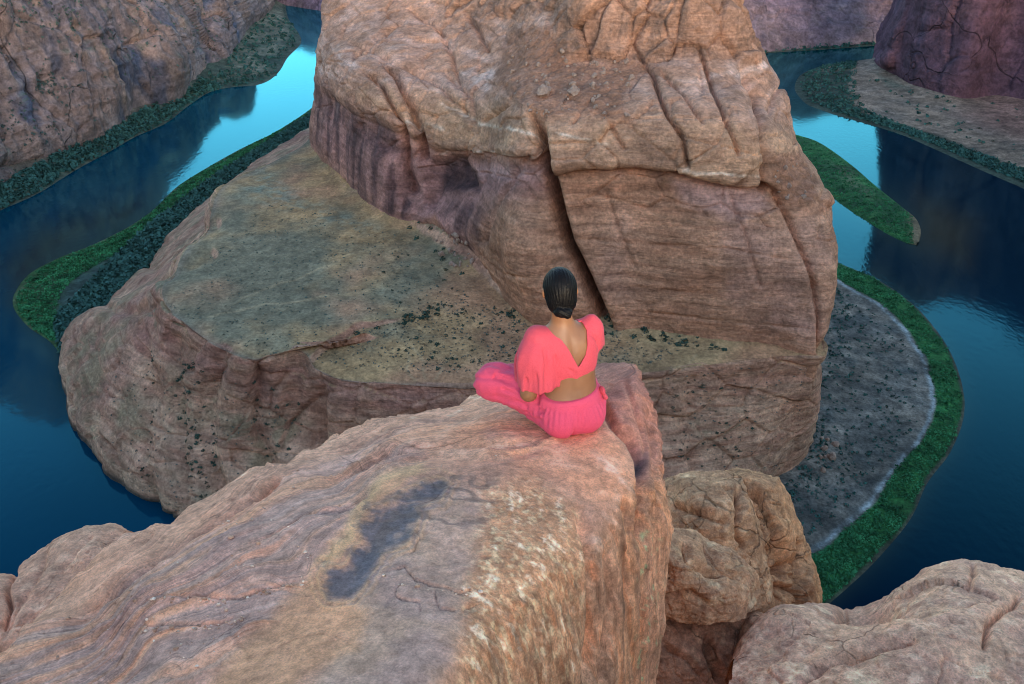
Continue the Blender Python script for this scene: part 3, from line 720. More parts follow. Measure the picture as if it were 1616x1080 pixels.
# ---- the rim we stand on: cliff below the rocks and the plateau behind the camera
xs = [-4000, -900, -250, -60, -18, -5, 0, 5, 18, 60, 250, 900, 4000]
rl = []
for y, z in [(-400, -1), (-60, -1.4), (-6, -1.7), (.2, -1.75), (1.2, -2.6), (1.6, -8), (6, -30), (30, -110), (70, -230), (120, -304)]:
    rl.append([A([x, y - abs(x) * .25 * (y > -50), z - abs(x) * .01]) for x in xs])
net = A(rl); 
G = spline_axis(net, np.arange(len(rl)), np.linspace(0, len(rl) - 1, 160), True)
G = spline_axis(G.transpose(1, 0, 2), np.arange(len(xs)), np.linspace(0, len(xs) - 1, 160), False).transpose(1, 0, 2)
am = np.clip(np.abs(G[..., 2] + 2) * .05, .02, 4)
nn = np.cross(np.gradient(G, axis=1), np.gradient(G, axis=0)); nn /= np.linalg.norm(nn, axis=-1)[..., None] + 1e-9; nn *= np.where(nn[..., 2:] < 0, -1, 1)
G = G + nn * (am * fbm(G, (.08,) * 3, 3, 420) - .0)[..., None]
structure(grid_object("canyon_rim", G, mix((.38, .25, .18), (.30, .19, .14), sstep(-.4, .4, fbm(G, (.2,) * 3, 3, 421))), MAT_CLIFF))
# ------------------------------------------------------------------ foreground rocks
def resample(line, n):
    L = A(line, float); s = np.concatenate([[0], np.cumsum(np.hypot(*np.diff(L, axis=0).T))])
    t = np.linspace(0, s[-1], n)
    return np.stack([np.interp(t, s, L[:, 0]), np.interp(t, s, L[:, 1])], -1)

def rock_patch(bottom, right, top, left, depth, nu, nv, back=.8, round_px=16, round_m=.06):
    B, T, Lf, R = resample(bottom, nu), resample(top, nu), resample(left, nv), resample(right, nv)
    u = np.linspace(0, 1, nu)[None, :, None]; v = np.linspace(0, 1, nv)[:, None, None]
    q = ((1 - v) * B[None] + v * T[None] + (1 - u) * Lf[:, None] + u * R[:, None]
         - ((1 - u) * (1 - v) * B[0] + u * (1 - v) * B[-1] + (1 - u) * v * T[0] + u * v * T[-1]))
    qx, qy = q[..., 0], q[..., 1]
    d = A(depth, float)
    y = 1.0 / tps(d[:, :2], 1.0 / d[:, 2])(qx, qy)
    e = np.minimum(seg_dist(qx, qy, top)[0], seg_dist(qx, qy, right)[0])
    k = np.clip(1 - e / round_px, 0, 1)
    y = y + round_m * (1 - np.sqrt(1 - .98 * k * k))
    G = at_dist(qx, qy, y)
    # wrap round the far side and down
    rows = [G]; 
    for dy, dz in [(.02, -.02), (.06, -.10), (.14, -.4), (.3, -1.2), (back, -3.5), (back * 1.6, -9)]:
        rows.append(G[-1:] + A([0, dy, dz]))
    G = np.concatenate(rows, 0)
    cols = [G]
    for dx, dy, dz in [(.004, .03, -.03), (.0, .12, -.13), (-.05, .4, -.5), (-.2, 1.0, -1.6)]:
        cols.append(G[:, -1:] + A([dx, dy, dz]))
    G = np.concatenate(cols, 1)
    qx = np.pad(qx, ((0, 6), (0, 4)), 'edge'); qy = np.pad(qy, ((0, 6), (0, 4)), 'edge')
    return G, qx, qy

# ---- the big ledge she sits on
top = [(-160, 1150), (0, 1042), (60, 975), (120, 915), (170, 868), (197, 845), (225, 838), (270, 829), (300, 803), (335, 783), (372, 757), (392, 742), (402, 738), (428, 738), (455, 733), (478, 716), (505, 706), (545, 682), (580, 668), (610, 662), (655, 657), (690, 647), (725, 640), (752, 622), (790, 612), (850, 598), (900, 586), (945, 578), (985, 574), (1001, 577)]
right = [(1014, 1300), (1020, 1200), (1029, 1085), (1034, 1020), (1042, 960), (1047, 900), (1053, 840), (1052, 805), (1046, 765), (1040, 725), (1036, 690), (1029, 655), (1017, 628), (1008, 602), (1001, 577)]
left = [(-160, 1300), (-160, 1150)]; bottom = [(-160, 1300), (1014, 1300)]
dep = [(1001, 580, 4.5), (940, 582, 4.75), (850, 602, 4.75), (755, 625, 4.6), (720, 642, 4.5), (650, 658, 4.4), (560, 680, 4.2), (490, 712, 3.95), (400, 742, 3.75), (330, 785, 3.5), (270, 830, 3.3), (195, 850, 3.2), (100, 940, 2.9), (0, 1040, 2.5), (-160, 1150, 2.2),
       (885, 690, 3.8), (800, 690, 3.75), (960, 690, 3.8), (1005, 700, 3.86), (1032, 690, 4.02), (1000, 640, 4.12), (700, 760, 3.3), (850, 760, 3.4), (940, 760, 3.45), (1000, 760, 3.52), (1042, 760, 3.7),
       (600, 760, 3.35), (500, 800, 3.15), (400, 850, 2.95), (300, 900, 2.8), (200, 950, 2.7), (100, 1020, 2.5), (540, 920, 2.6), (700, 900, 2.65), (850, 900, 2.8), (960, 900, 3.1), (1045, 900, 3.52),
       (850, 1000, 2.62), (950, 1000, 3.0), (1036, 1000, 3.46), (760, 1000, 2.36), (600, 1000, 2.3), (400, 1000, 2.4), (200, 1080, 2.3), (400, 1080, 2.1), (600, 1080, 2.06), (700, 1080, 2.07), (770, 1080, 2.25), (850, 1080, 2.52), (950, 1080, 2.93), (1029, 1080, 3.43),
       (-160, 1300, 1.8), (200, 1300, 1.65), (600, 1300, 1.6), (800, 1300, 2.2), (1014, 1300, 3.3)]
G, px, py = rock_patch(bottom, right, top, left, dep, 700, 450, .9, 18, .06)
nrm = normals(G)
sf = [(100, 940, 0), (270, 830, 0), (400, 742, 0), (560, 680, 0), (755, 625, 0), (950, 600, 0), (127, 979, 1), (246, 883, 1), (357, 818, 1), (472, 738, 1), (580, 700, 1), (700, 663, 1), (800, 650, 1),
      (489, 777, 2), (604, 719, 2), (730, 700, 2), (860, 690, 2), (300, 880, 2), (180, 985, 2), (384, 868, 3), (480, 814, 3), (545, 800, 3), (600, 755, 3), (680, 716, 2.7), (800, 720, 2.7), (880, 700, 2.5), (238, 941, 3), (100, 1060, 3),
      (345, 945, 4), (480, 918, 4), (215, 1000, 4), (540, 830, 4), (300, 1060, 5.2), (440, 980, 5), (700, 800, 5), (900, 780, 4.5)]
S = tps([p[:2] for p in sf], [p[2] for p in sf])(px, py)
n0 = fbm(G, (3, 3, 3), 4, 500); nf = fbm(G, (14, 14, 14), 4, 501); nff = fbm(G, (45, 45, 45), 3, 502)
wxp = px + 12 * n0 + 5 * nf; wyp = py + 10 * fbm(G, (3, 3, 3), 4, 503) + 4 * nf
bound = [(880, 700), (800, 722), (700, 722), (630, 742), (585, 780), (545, 840), (495, 915), (430, 985), (320, 1085), (250, 1180)]
bd, bs, _ = seg_dist(wxp, wyp, bound)                    # + on the left (bedded) side when run goes right to left
bedm = sstep(-14, 14, bs) if False else None
inb = poly_sd(wxp, wyp, [(-400, 1250), (-400, 800), (197, 800), (400, 700), (755, 590), (960, 590), (880, 700), (800, 722), (700, 722), (630, 742), (585, 780), (545, 840), (495, 915), (430, 985), (320, 1085), (250, 1250)])
bedm = sstep(-10, 14, inb)
q = S * 2.6 + 1.0 * n0 + .3 * nf
saw = q - np.floor(q)
ledg = (sstep(0, .12, saw) * (1 - saw) ** 1.0)           # sharp step, then a slow run-out
sel = sstep(-.15, .35, noise(np.stack([np.floor(q) * 3.7, px * .006, py * .006], -1), (1, 1, 1), 510))
disp = .022 * bedm * ledg * (0.1 + sel) + .013 * n0 + .004 * nf + .0022 * nff
q2 = S * 13 + 1.2 * n0 + .5 * nf; saw2 = q2 - np.floor(q2)
disp += .0022 * bedm * sstep(0, .2, saw2) * (1 - saw2)
def gr(line, depth, wd, taper=True, wob=1.0):
    global disp
    d, s, r = seg_dist(px + wob * (wxp - px) * .4, py + wob * (wyp - py) * .4, line, wd * 4 + 8)
    t = sstep(0, .15, r) * sstep(1, .85, r) if taper else 1
    disp = disp - depth * np.exp(-(d / wd) ** 2) * t
    return d, s, r
gr([(100, 1005), (192, 926), (246, 883), (299, 849), (357, 818), (405, 783), (440, 760), (480, 735)], .035, 8)
gr([(400, 790), (420, 772), (445, 750)], .025, 5)
gr([(215, 987), (345, 985), (384, 972)], .012, 3); gr([(238, 941), (345, 945), (384, 945), (422, 929), (480, 918)], .014, 3)
gr([(384, 868), (441, 841), (480, 814), (545, 807), (600, 765)], .02, 4); gr([(489, 777), (556, 743), (604, 719), (662, 704), (730, 700), (797, 702), (860, 695)], .03, 6); gr([(518, 719), (580, 700), (643, 675), (700, 663), (768, 656)], .02, 5)
gr([(620, 735), (677, 716), (740, 722), (797, 722), (870, 704)], .025, 8)
# slab behind her to the right, split off by a joint
gr([(935, 600), (950, 640), (968, 668), (995, 694), (1010, 725), (1014, 760), (1010, 810), (1008, 870)], .06, 6, wob=.5)
sl = poly_sd(wxp * .4 + px * .6, wyp * .4 + py * .6, [(930, 560), (1010, 560), (1060, 760), (1060, 1100), (1012, 1100), (1012, 760), (1008, 725), (990, 690), (962, 664), (948, 640)])
slab = sstep(-3, 3, sl)
disp += slab * (.012 + .012 * np.round(2.5 * fbm(G, (5, 5, 5), 2, 520)) / 2.5)
gr([(985, 600), (1000, 640), (1014, 690), (1020, 730)], .02, 4); gr([(1020, 640), (1028, 700), (1034, 760), (1030, 840)], .025, 5)
# curved thin fractures on the plateau
for ln in ([(600, 907), (638, 892), (657, 916), (686, 921), (725, 933), (760, 932)], [(643, 880), (662, 846), (650, 828)], [(686, 924), (691, 955), (725, 960)], [(725, 960), (760, 950)], [(640, 915), (625, 940), (665, 950), (660, 975)]):
    d, s, r = seg_dist(px + 6 * nf + 3 * n0, py + 6 * nf, ln)
    disp -= .006 * np.exp(-(d / 1.6) ** 2) * sstep(0, .2, r) * sstep(1, .8, r)
    disp -= .006 * np.exp(-(np.maximum(s, 0) / 10) ** 2) * (s > 0) * (d < 25) * sstep(0, .2, r) * sstep(1, .8, r)
# weathered flank: vertical flutes and crusty pitting
flank = sstep(.85, .45, nrm[..., 2]) * sstep(700, 800, px)
flu = fbm(G, (11, 11, 1.3), 4, 530)
crustp = sstep(-25, 25, poly_sd(wxp, wyp, [(765, 775), (850, 758), (905, 800), (928, 860), (925, 940), (915, 1000), (905, 1200), (700, 1200), (735, 1000), (730, 930), (755, 860)]))
disp += flank * (.030 * flu + .010 * ridged(G, (26, 26, 2.2), 3, 531)) + crustp * .0055 * (ridged(G, (34, 34, 14), 3, 532) - .3)
gr([(905, 790), (930, 850), (938, 920), (935, 1000), (925, 1100)], .05, 9); gr([(960, 850), (965, 930), (958, 1010), (950, 1100)], .04, 7); gr([(985, 780), (995, 860), (990, 960)], .03, 6)
stainpoly = [(504, 905), (514, 892), (545, 892), (560, 862), (575, 852), (570, 822), (580, 806), (620, 792), (650, 766), (690, 754), (706, 764), (692, 790), (655, 800), (662, 815), (645, 850), (605, 870), (588, 900), (572, 925), (552, 945), (518, 946)]
wsx = px + 9 * fbm(G, (7, 7, 7), 4, 541) + 4 * nf; wsy = py + 9 * fbm(G, (7, 7, 7), 4, 542) + 4 * nf
sp = poly_sd(wsx, wsy, stainpoly)
disp -= .012 * sstep(-10, 15, sp)
rr = 3 - sp; disp += .003 * np.sin(np.clip(-sp, 0, 40) * .55) * (sp < 0) * (sp > -30) * sstep(-30, -5, sp)
edgefade = np.ones(G.shape[:2]); edgefade[-4:, :] = 0; edgefade[:, -3:] = .3
Pl = G + nrm * (disp * edgefade)[..., None]
LEDGE = (Pl, px, py)
# colour
streakn = fbm(G, (16, 16, 1.6), 4, 550); blot = fbm(G, (5, 5, 5), 4, 551); fineb = fbm(G, (40, 40, 40), 3, 552)
bandc = noise(np.stack([S * 2.4 + 1.1 * n0 + .3 * nf, px * .003, py * .003], -1), (1, 1, 1), 555)
c = mix((.42, .275, .205), (.35, .235, .18), sstep(-.4, .4, blot))
bedc = mix((.385, .275, .235), (.46, .30, .215), sstep(-.35, .35, bandc + .3 * blot))
bedc = mix(bedc, (.345, .265, .235), sstep(.0, .5, noise(np.stack([S * 3 + n0, px * .002, py * .002], -1), (1, 1, 1), 556) + sstep(600, 950, py) * .25) * .8)
bedc = mix(bedc, (.50, .255, .15), sstep(.2, .5, noise(np.stack([S * 6 + 1.4 * n0 + .4 * nf, px * .004, py * .004], -1), (1, 1, 1), 557)) * .35)
ridge_ = sstep(1.15, .7, S); bedc = mix(bedc, (.47, .31, .225), ridge_ * .8)
c = mix(c, bedc, bedm)
pink_tan = poly_sd(wxp, wyp, [(610, 690), (760, 655), (880, 690), (960, 690), (1005, 740), (1000, 800), (930, 790), (860, 735), (700, 725)])  # pinkish-tan rock around her seat
c = mix(c, mix((.50, .30, .20), (.54, .37, .275), sstep(-.2, .4, blot)), sstep(-20, 20, pink_tan) * .8)
plat = sstep(-18, 18, poly_sd(wxp, wyp, [(560, 880), (640, 800), (720, 765), (770, 790), (755, 880), (735, 950), (740, 1010), (690, 1100), (480, 1100), (560, 990)]))
c = mix(c, mix((.355, .27, .215), (.33, .255, .225), sstep(-.3, .3, blot)), plat * .9)
gold = sstep(-14, 10, poly_sd(wxp, wyp, [(300, 1120), (400, 1005), (470, 935), (500, 890), (545, 840), (575, 785), (615, 748), (660, 738), (625, 770), (590, 800), (560, 850), (510, 900), (525, 950), (585, 965), (560, 1030), (480, 1060), (420, 1120)]))
c = mix(c, mix((.47, .30, .185), (.40, .255, .165), sstep(-.3, .4, fineb + blot)), gold * .6)
c = mix(c, (.52, .40, .255), np.exp(-(seg_dist(wxp, wyp, [(660, 735), (610, 755), (570, 800), (545, 850), (510, 892)])[0] / 9) ** 2) * .6)
speck = sstep(.34, .5, fineb) * gold; c = mix(c, (.14, .09, .07), speck * .6)
c = mix(c, mix((.41, .285, .20), (.34, .225, .155), sstep(-.3, .3, streakn)), flank * .75)
crc = mix((.40, .26, .17), (.54, .45, .31), sstep(-.05, .45, fbm(G, (38, 38, 14), 4, 560, .65) + .5 * streakn))
crc = mix(crc, (.70, .64, .52), sstep(.12, .4, fbm(G, (16, 16, 7), 4, 561, .65)) * .75); crc = mix(crc, (.30, .19, .13), sstep(.05, .35, fbm(G, (26, 26, 6), 4, 562, .65)) * .75)
c = mix(c, crc, crustp * .95)
crust2 = sstep(.0, .4, fbm(G, (9, 9, 6), 4, 563)) * sstep(-30, 20, poly_sd(wxp, wyp, [(920, 720), (1000, 740), (1000, 840), (960, 880), (920, 820)]))
c = mix(c, (.62, .50, .42), crust2 * .7)
fl2 = sstep(965, 985, px) * flank; c = mix(c, mix((.42, .265, .17), (.29, .19, .135), sstep(-.2, .25, streakn)), fl2 * .85)
rust = sstep(.1, .4, fbm(G, (20, 20, 1.4), 3, 567)) * flank; c = mix(c, (.44, .21, .11), rust * .5)
dk = sstep(.12, .4, fbm(G, (14, 14, .9), 3, 566)) * flank; c = mix(c, (.15, .11, .085), dk * .55)
c = mix(c, mix((.34, .20, .16), (.27, .155, .135), sstep(-.3, .3, blot)), slab * sstep(790, 700, py) * .9)
c = mix(c, (.42, .275, .2), slab * sstep(780, 860, py) * .5)
c = mix(c, (.06, .06, .075), np.exp(-(((wxp - 1014) / 8) ** 2 + ((wyp - 735) / 16) ** 2)) * .95)
green = sstep(.2, .36, fbm(G, (30, 30, 14), 3, 570)) * np.exp(-((px - (1022 - (py - 850) * .03)) / 13) ** 2) * sstep(810, 850, py); c = mix(c, (.28, .42, .27), green * .9)
rings = .5 + .5 * np.sin(np.clip(-sp, 0, 60) * .5 + 3 * nf)
c = mix(c, (.46, .32, .20), (sp < 2) * sstep(-32, -4, sp) * rings * .5)
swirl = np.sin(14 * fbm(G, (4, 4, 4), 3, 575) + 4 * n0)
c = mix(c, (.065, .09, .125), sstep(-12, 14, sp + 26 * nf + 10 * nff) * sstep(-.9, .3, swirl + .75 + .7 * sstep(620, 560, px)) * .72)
wisp = sstep(.35, .8, swirl) * sstep(-10, 10, poly_sd(wsx, wsy, [(570, 800), (700, 740), (790, 760), (770, 830), (640, 850), (600, 880)])); c = mix(c, (.15, .125, .115), wisp * .55)
lavd = sstep(.15, .5, fbm(G, (4, 4, 4), 3, 577)) * bedm; c = mix(c, (.36, .285, .265), lavd * .35)
c = mix(c, (.60, .50, .40), sstep(.25, .45, fbm(G, (8, 8, 8), 4, 578)) * sstep(20, 5, seg_dist(px, py, top[8:24])[0]) * .7)
c *= (1 + .14 * fineb + .10 * nf)[..., None]
stain = sstep(-2, 4, sp) * .5
mat_ledge = rock_material("ledge_sandstone", .008, .007, speck=.22, gain=1.2, warm=(1.25, .965, .82), strata=(.5, 7.0, .36), joints=(1.3, .006, .3), ledge=True)
tag(grid_object("rock_ledge", Pl, c, mat_ledge, {"bed": S + .35 * n0 + .06 * nf, "bedmask": bedm * (1 - .8 * slab), "flank": np.clip(flank + .5 * crustp, 0, 1)}), "big layered tan sandstone ledge the woman in pink sits on", "rock")

def rock(name, label, bottom, right, top, left, depth, nu, nv, seed, tones, cracks=(), round_px=22, round_m=.12, rough=1.0, fn=None, strata=(9, 9, 14), facet=.075):
    G, px, py = rock_patch(bottom, right, top, left, depth, nu, nv, .9, round_px, round_m)
    nrm = normals(G)
    n0 = fbm(G, (2.2,) * 3, 4, seed); nf = fbm(G, (10,) * 3, 4, seed + 1); nff = fbm(G, (40,) * 3, 3, seed + 2)
    disp = rough * (.035 * n0 + .02 * ridged(G, strata, 3, seed + 3) * .8 + .018 * nf + .007 * nff - .012 * sstep(.25, .5, fbm(G, (16,) * 3, 3, seed + 9)))
    wx = px + 7 * n0 + 4 * nf; wy = py + 7 * fbm(G, (2.2,) * 3, 3, seed + 4) + 4 * nf
    cd = np.zeros(px.shape)
    for ln, dp, wd in cracks:
        d, s, r = seg_dist(wx * .6 + px * .4, wy * .6 + py * .4, ln, wd * 8 + 8)
        t = sstep(0, .12, r) * sstep(1, .88, r) * .85 + .15
        disp = disp - dp * np.exp(-(d / wd) ** 2) * t
        disp = disp - dp * .45 * np.exp(-(np.maximum(s, 0) / (wd * 3)) ** 2) * (s > 0) * (d < wd * 6) * t
        cd = np.maximum(cd, np.exp(-(d / wd) ** 2))
    if facet:
        fv, fe = facets(G + .06 * np.stack([n0, nf, n0], -1), (1.35, 1.35, 1.7), seed); f2, e2 = facets(G, (4, 4, 5), seed + 1)
        ef = sstep(2, 26, np.minimum(seg_dist(px, py, top)[0], seg_dist(px, py, right)[0])); disp = disp + facet * (.15 + .85 * ef) * (fv + .14 * f2 - .35 * np.exp(-(fe / .03) ** 2) - .06 * np.exp(-(e2 / .04) ** 2))
    if fn is not None: disp = disp + fn(G, px, py, wx, wy)
    P = G + nrm * disp[..., None]
    bl = fbm(G, (4,) * 3, 4, seed + 5); b2 = fbm(G, (13,) * 3, 4, seed + 6); b3 = fbm(G, (40,) * 3, 3, seed + 7)
    c = mix(tones[0], tones[1], sstep(-.35, .35, bl)); c = mix(c, tones[2], sstep(.08, .4, b2 + .3 * bl) * .7); c = mix(c, tones[3], sstep(.18, .42, fbm(G, (7,) * 3, 4, seed + 8)) * .65)
    c = mix(c, (.07, .055, .05), sstep(.36, .5, b3) * .5)
    c *= (1 + .16 * b3 + .1 * b2)[..., None]
    return tag(grid_object(name, P, c, MAT_NEAR), label, "rock")

brown = ((.36, .245, .165), (.30, .195, .13), (.43, .31, .215), (.50, .40, .29))
rock("boulder", "rounded brown boulder just right of the ledge, its top split by a joint",
     [(1020, 1000), (1120, 990), (1230, 985)], [(1230, 985), (1215, 900), (1205, 850), (1190, 800), (1172, 757)], [(1030, 765), (1047, 757), (1078, 748), (1110, 744), (1140, 745), (1172, 757)], [(1020, 1000), (1030, 765)],
     [(1047, 757, 5.9), (1110, 744, 5.95), (1172, 760, 5.7), (1100, 790, 5.45), (1165, 820, 5.3), (1060, 830, 5.4), (1120, 850, 5.15), (1190, 860, 5.25), (1020, 1000, 5.0), (1230, 985, 5.0), (1120, 990, 4.9)], 170, 200, 600, brown,
     [([(1168, 765), (1171, 800), (1163, 822), (1166, 850), (1180, 870)], .08, 5), ([(1060, 800), (1110, 815), (1150, 830)], .04, 5)], strata=(4, 4, 16))
def shatter(G, px, py, wx, wy):
    m = sstep(-12, 14, poly_sd(wx, wy, [(1175, 870), (1225, 850), (1262, 885), (1255, 940), (1230, 975), (1185, 965), (1190, 920)]))
    return m * (-.10 + .16 * np.round(3.0 * fbm(G, (4.5, 4.5, 5.5), 2, 640)) / 3.0)
rock("boulder", "tall weathered brown rock with a shattered face above the green river bank",
     [(1130, 1010), (1200, 1010), (1300, 1010)], [(1300, 1010), (1297, 955), (1294, 917), (1283, 877), (1270, 850), (1262, 835), (1249, 799), (1240, 775), (1229, 753)], [(1130, 752), (1145, 745), (1157, 742), (1180, 744), (1200, 748), (1218, 755), (1229, 753)], [(1130, 1010), (1130, 752)],
     [(1137, 746, 5.95), (1200, 748, 6.0), (1229, 755, 5.95), (1180, 800, 5.6), (1240, 800, 5.75), (1160, 830, 5.6), (1215, 860, 5.35), (1275, 870, 5.65), (1200, 930, 5.1), (1250, 930, 5.2), (1295, 940, 5.5), (1180, 1000, 5.0), (1300, 1010, 5.3), (1130, 1010, 5.1)], 190, 270, 630, ((.38, .25, .16), (.31, .20, .13), (.44, .30, .19), (.47, .35, .23)),
     [([(1165, 765), (1172, 800), (1162, 830), (1175, 860), (1190, 880)], .09, 6), ([(1180, 880), (1215, 868), (1232, 860)], .12, 5), ([(1195, 905), (1230, 900), (1258, 885)], .14, 5), ([(1215, 925), (1235, 918), (1250, 925)], .10, 4), ([(1200, 945), (1230, 942), (1245, 950)], .10, 4), ([(1232, 900), (1228, 925), (1238, 945)], .08, 4), ([(1262, 850), (1270, 890), (1268, 940)], .06, 5)], fn=shatter, round_px=16, round_m=.15, strata=(7, 7, 5), facet=.085)
rock("boulder", "lumpy brown boulder with an undercut lower edge, right of the ledge",
     [(1000, 990), (1059, 984), (1126, 978), (1169, 974), (1200, 960)], [(1200, 960), (1200, 932), (1194, 908), (1176, 885), (1157, 866)], [(1010, 835), (1055, 831), (1080, 834), (1102, 842), (1130, 858), (1157, 866)], [(1000, 990), (1010, 835)],
     [(1010, 835, 4.95), (1055, 831, 4.95), (1102, 842, 4.95), (1157, 866, 4.85), (1080, 880, 4.6), (1130, 900, 4.6), (1192, 908, 4.75), (1100, 930, 4.45), (1160, 940, 4.5), (1059, 984, 4.45), (1126, 976, 4.42), (1169, 972, 4.5), (1200, 950, 4.7), (1000, 990, 4.4)], 180, 150, 660, ((.37, .25, .17), (.31, .20, .14), (.43, .32, .22), (.52, .43, .32)),
     [([(1080, 850), (1090, 880), (1120, 900), (1150, 905)], .05, 6), ([(1040, 945), (1090, 935), (1120, 955)], .04, 5), ([(1110, 855), (1135, 890), (1170, 915)], .03, 5)], strata=(6, 6, 14))
rock("boulder", "dark red-brown rock low in the cleft below the lumpy boulder",
     [(985, 1230), (1100, 1240), (1250, 1240)], [(1250, 1240), (1230, 1080), (1222, 1010), (1215, 975)], [(1000, 978), (1050, 974), (1100, 974), (1126, 970), (1150, 962), (1185, 965), (1215, 975)], [(985, 1230), (1000, 978)],
     [(1000, 990, 4.5), (1100, 988, 4.5), (1215, 985, 4.6), (1080, 1030, 4.3), (1160, 1020, 4.42), (1120, 1080, 4.2), (1200, 1080, 4.3), (1020, 1080, 4.2), (985, 1230, 3.9), (1250, 1240, 3.9), (1100, 1240, 3.8)], 150, 150, 690, ((.36, .23, .165), (.30, .185, .135), (.42, .285, .2), (.45, .33, .24)),
     [([(1120, 990), (1130, 1030), (1150, 1080)], .08, 6), ([(1040, 1010), (1090, 1040), (1120, 1080)], .03, 6)])
def saddle(G, px, py, wx, wy):
    o = -.14 * np.exp(-(((px - 1360) / 45) ** 2 + ((py - 968) / 16) ** 2))
    return o + .10 * np.exp(-(((px - 1255) / 60) ** 2 + ((py - 990) / 25) ** 2))
rock("boulder", "broad pale pinkish boulder filling the bottom right corner",
     [(1130, 1240), (1400, 1260), (1800, 1240)], [(1800, 1240), (1800, 940)], [(1158, 1040), (1172, 1012), (1188, 997), (1220, 981), (1256, 963), (1275, 954), (1300, 951), (1345, 952), (1392, 945), (1410, 936), (1436, 917), (1462, 900), (1490, 888), (1520, 884), (1548, 886), (1575, 895), (1616, 903), (1700, 920), (1800, 940)], [(1130, 1240), (1158, 1040)],
     [(1165, 1030, 4.1), (1220, 982, 4.45), (1275, 955, 4.75), (1345, 954, 4.8), (1395, 947, 4.75), (1462, 902, 4.85), (1520, 886, 4.9), (1616, 905, 4.8), (1800, 940, 4.7), (1250, 1010, 4.15), (1340, 1000, 4.15), (1420, 980, 4.15), (1500, 940, 4.35), (1600, 960, 4.25), (1200, 1080, 3.75), (1300, 1080, 3.65), (1450, 1060, 3.65), (1600, 1060, 3.7), (1750, 1060, 3.7), (1130, 1240, 3.2), (1400, 1260, 3.0), (1800, 1240, 3.1)], 360, 220, 720, ((.46, .325, .25), (.40, .275, .225), (.53, .41, .33), (.58, .48, .37)),
     [([(1330, 1050), (1360, 1030), (1400, 1020), (1450, 1010)], .04, 8), ([(1250, 1090), (1320, 1045), (1370, 1030)], .03, 6), ([(1616, 935), (1600, 955), (1560, 985), (1555, 1030)], .05, 5), ([(1535, 890), (1538, 905), (1530, 930)], .03, 4), ([(1340, 955), (1320, 970), (1290, 975)], .04, 7)], fn=saddle, rough=.8, strata=(5, 5, 10), facet=.035)
rock("rock_slab", "reddish leaning slab along the dark crevice at the left edge",
     [(-200, 1180), (0, 1046), (60, 980), (120, 915), (172, 866), (200, 846)], [(200, 846), (199, 841), (197, 836)], [(-200, 960), (-60, 915), (0, 906), (24, 905), (40, 888), (58, 872), (88, 853), (112, 840), (122, 838), (136, 831), (160, 828), (182, 826), (192, 830), (197, 836)], [(-200, 1180), (-200, 960)],
     [(0, 906, 3.55), (58, 872, 3.6), (88, 853, 3.62), (136, 831, 3.66), (182, 826, 3.68), (197, 840, 3.6), (-200, 960, 3.4), (60, 930, 3.2), (120, 880, 3.35), (0, 980, 3.0), (150, 860, 3.42), (0, 1046, 2.85), (60, 980, 3.03), (120, 915, 3.22), (172, 866, 3.42), (-200, 1180, 2.4)], 260, 110, 760, ((.37, .235, .185), (.41, .28, .22), (.45, .325, .26), (.30, .19, .155)),
     [([(30, 900), (12, 930), (18, 960), (0, 1000)], .04, 4), ([(80, 860), (66, 900), (30, 960), (5, 1010)], .02, 5), ([(150, 845), (120, 870), (90, 910)], .02, 4)], round_px=14, round_m=.08, rough=.5, facet=.02)
# ------------------------------------------------------------------ plants and fallen stones
rng = np.random.RandomState(11); random.seed(4)
def clump_verts(n, flat=.65, seed=0, leaf=.34):
    """a shrub of small leaf faces spread through an uneven dome of radius 1"""
    r = np.random.RandomState(seed); V = []; F = []
    for k in range(n):
        d = r.normal(size=3); d /= np.linalg.norm(d); d[2] = abs(d[2])
        p = d * r.uniform(.45, 1.0) * A([1, 1, flat * 1.3]) * (1 + .25 * math.sin(3 * math.atan2(d[1], d[0]) + seed))
        a = r.normal(size=3); a -= d * a.dot(d) * .6; a /= np.linalg.norm(a); b = np.cross(d, a); b /= np.linalg.norm(b)
        s = leaf * r.uniform(.6, 1.3); i = len(V)
        V += [p - a * s, p + b * s * .8, p + a * s, p - b * s * .8 + d * s * .4]
        F += [(i, i + 1, i + 2), (i, i + 2, i + 3)]
    return A(V), A(F)

def pick(area, poly, n, extra=None, frame=True):
    P, qx, qy = area[:3]
    sx, sy = proj(P)
    m = poly_sd(sx, sy, poly) > 0
    if extra is not None: m &= extra
    if frame: m &= (sx > -10) & (sx < 1626) & (sy > -10)
    idx = np.flatnonzero(m.ravel())
    if len(idx) == 0: return np.zeros((0, 3))
    return P.reshape(-1, 3)[rng.choice(idx, n)]

def mass(name, label, pts, sizes, mat, n=9, flat=.7, seed=0, leaf=.5):
    """uncountable brush: one mesh of many leafy clumps"""
    tv = [clump_verts(n, flat, seed + k, leaf) for k in range(6)]
    V = []; F = []; off = 0
    for i, (p, s) in enumerate(zip(pts, sizes)):
        v, f = tv[i % 6]; a = rng.uniform(0, 6.28); c, sn = math.cos(a), math.sin(a)
        w = np.stack([v[:, 0] * c - v[:, 1] * sn, v[:, 0] * sn + v[:, 1] * c, v[:, 2]], -1) * s + p
        V.append(w); F.append(f + off); off += len(v)
    o = raw_mesh(name, np.concatenate(V), np.concatenate(F), None, mat, smooth=False)
    o["kind"] = "stuff"; o["label"] = label; o["category"] = "brush"
    return o

M_BRUSH = leaf_material("tamarisk_leaves", (.042, .112, .090), .55)
M_REED = leaf_material("reed_leaves", (.040, .185, .070), .65)
M_SHRUB = leaf_material("shrub_leaves", (.045, .075, .050), .4)
M_SAGE = leaf_material("sage_leaves", (.085, .115, .095), .4)

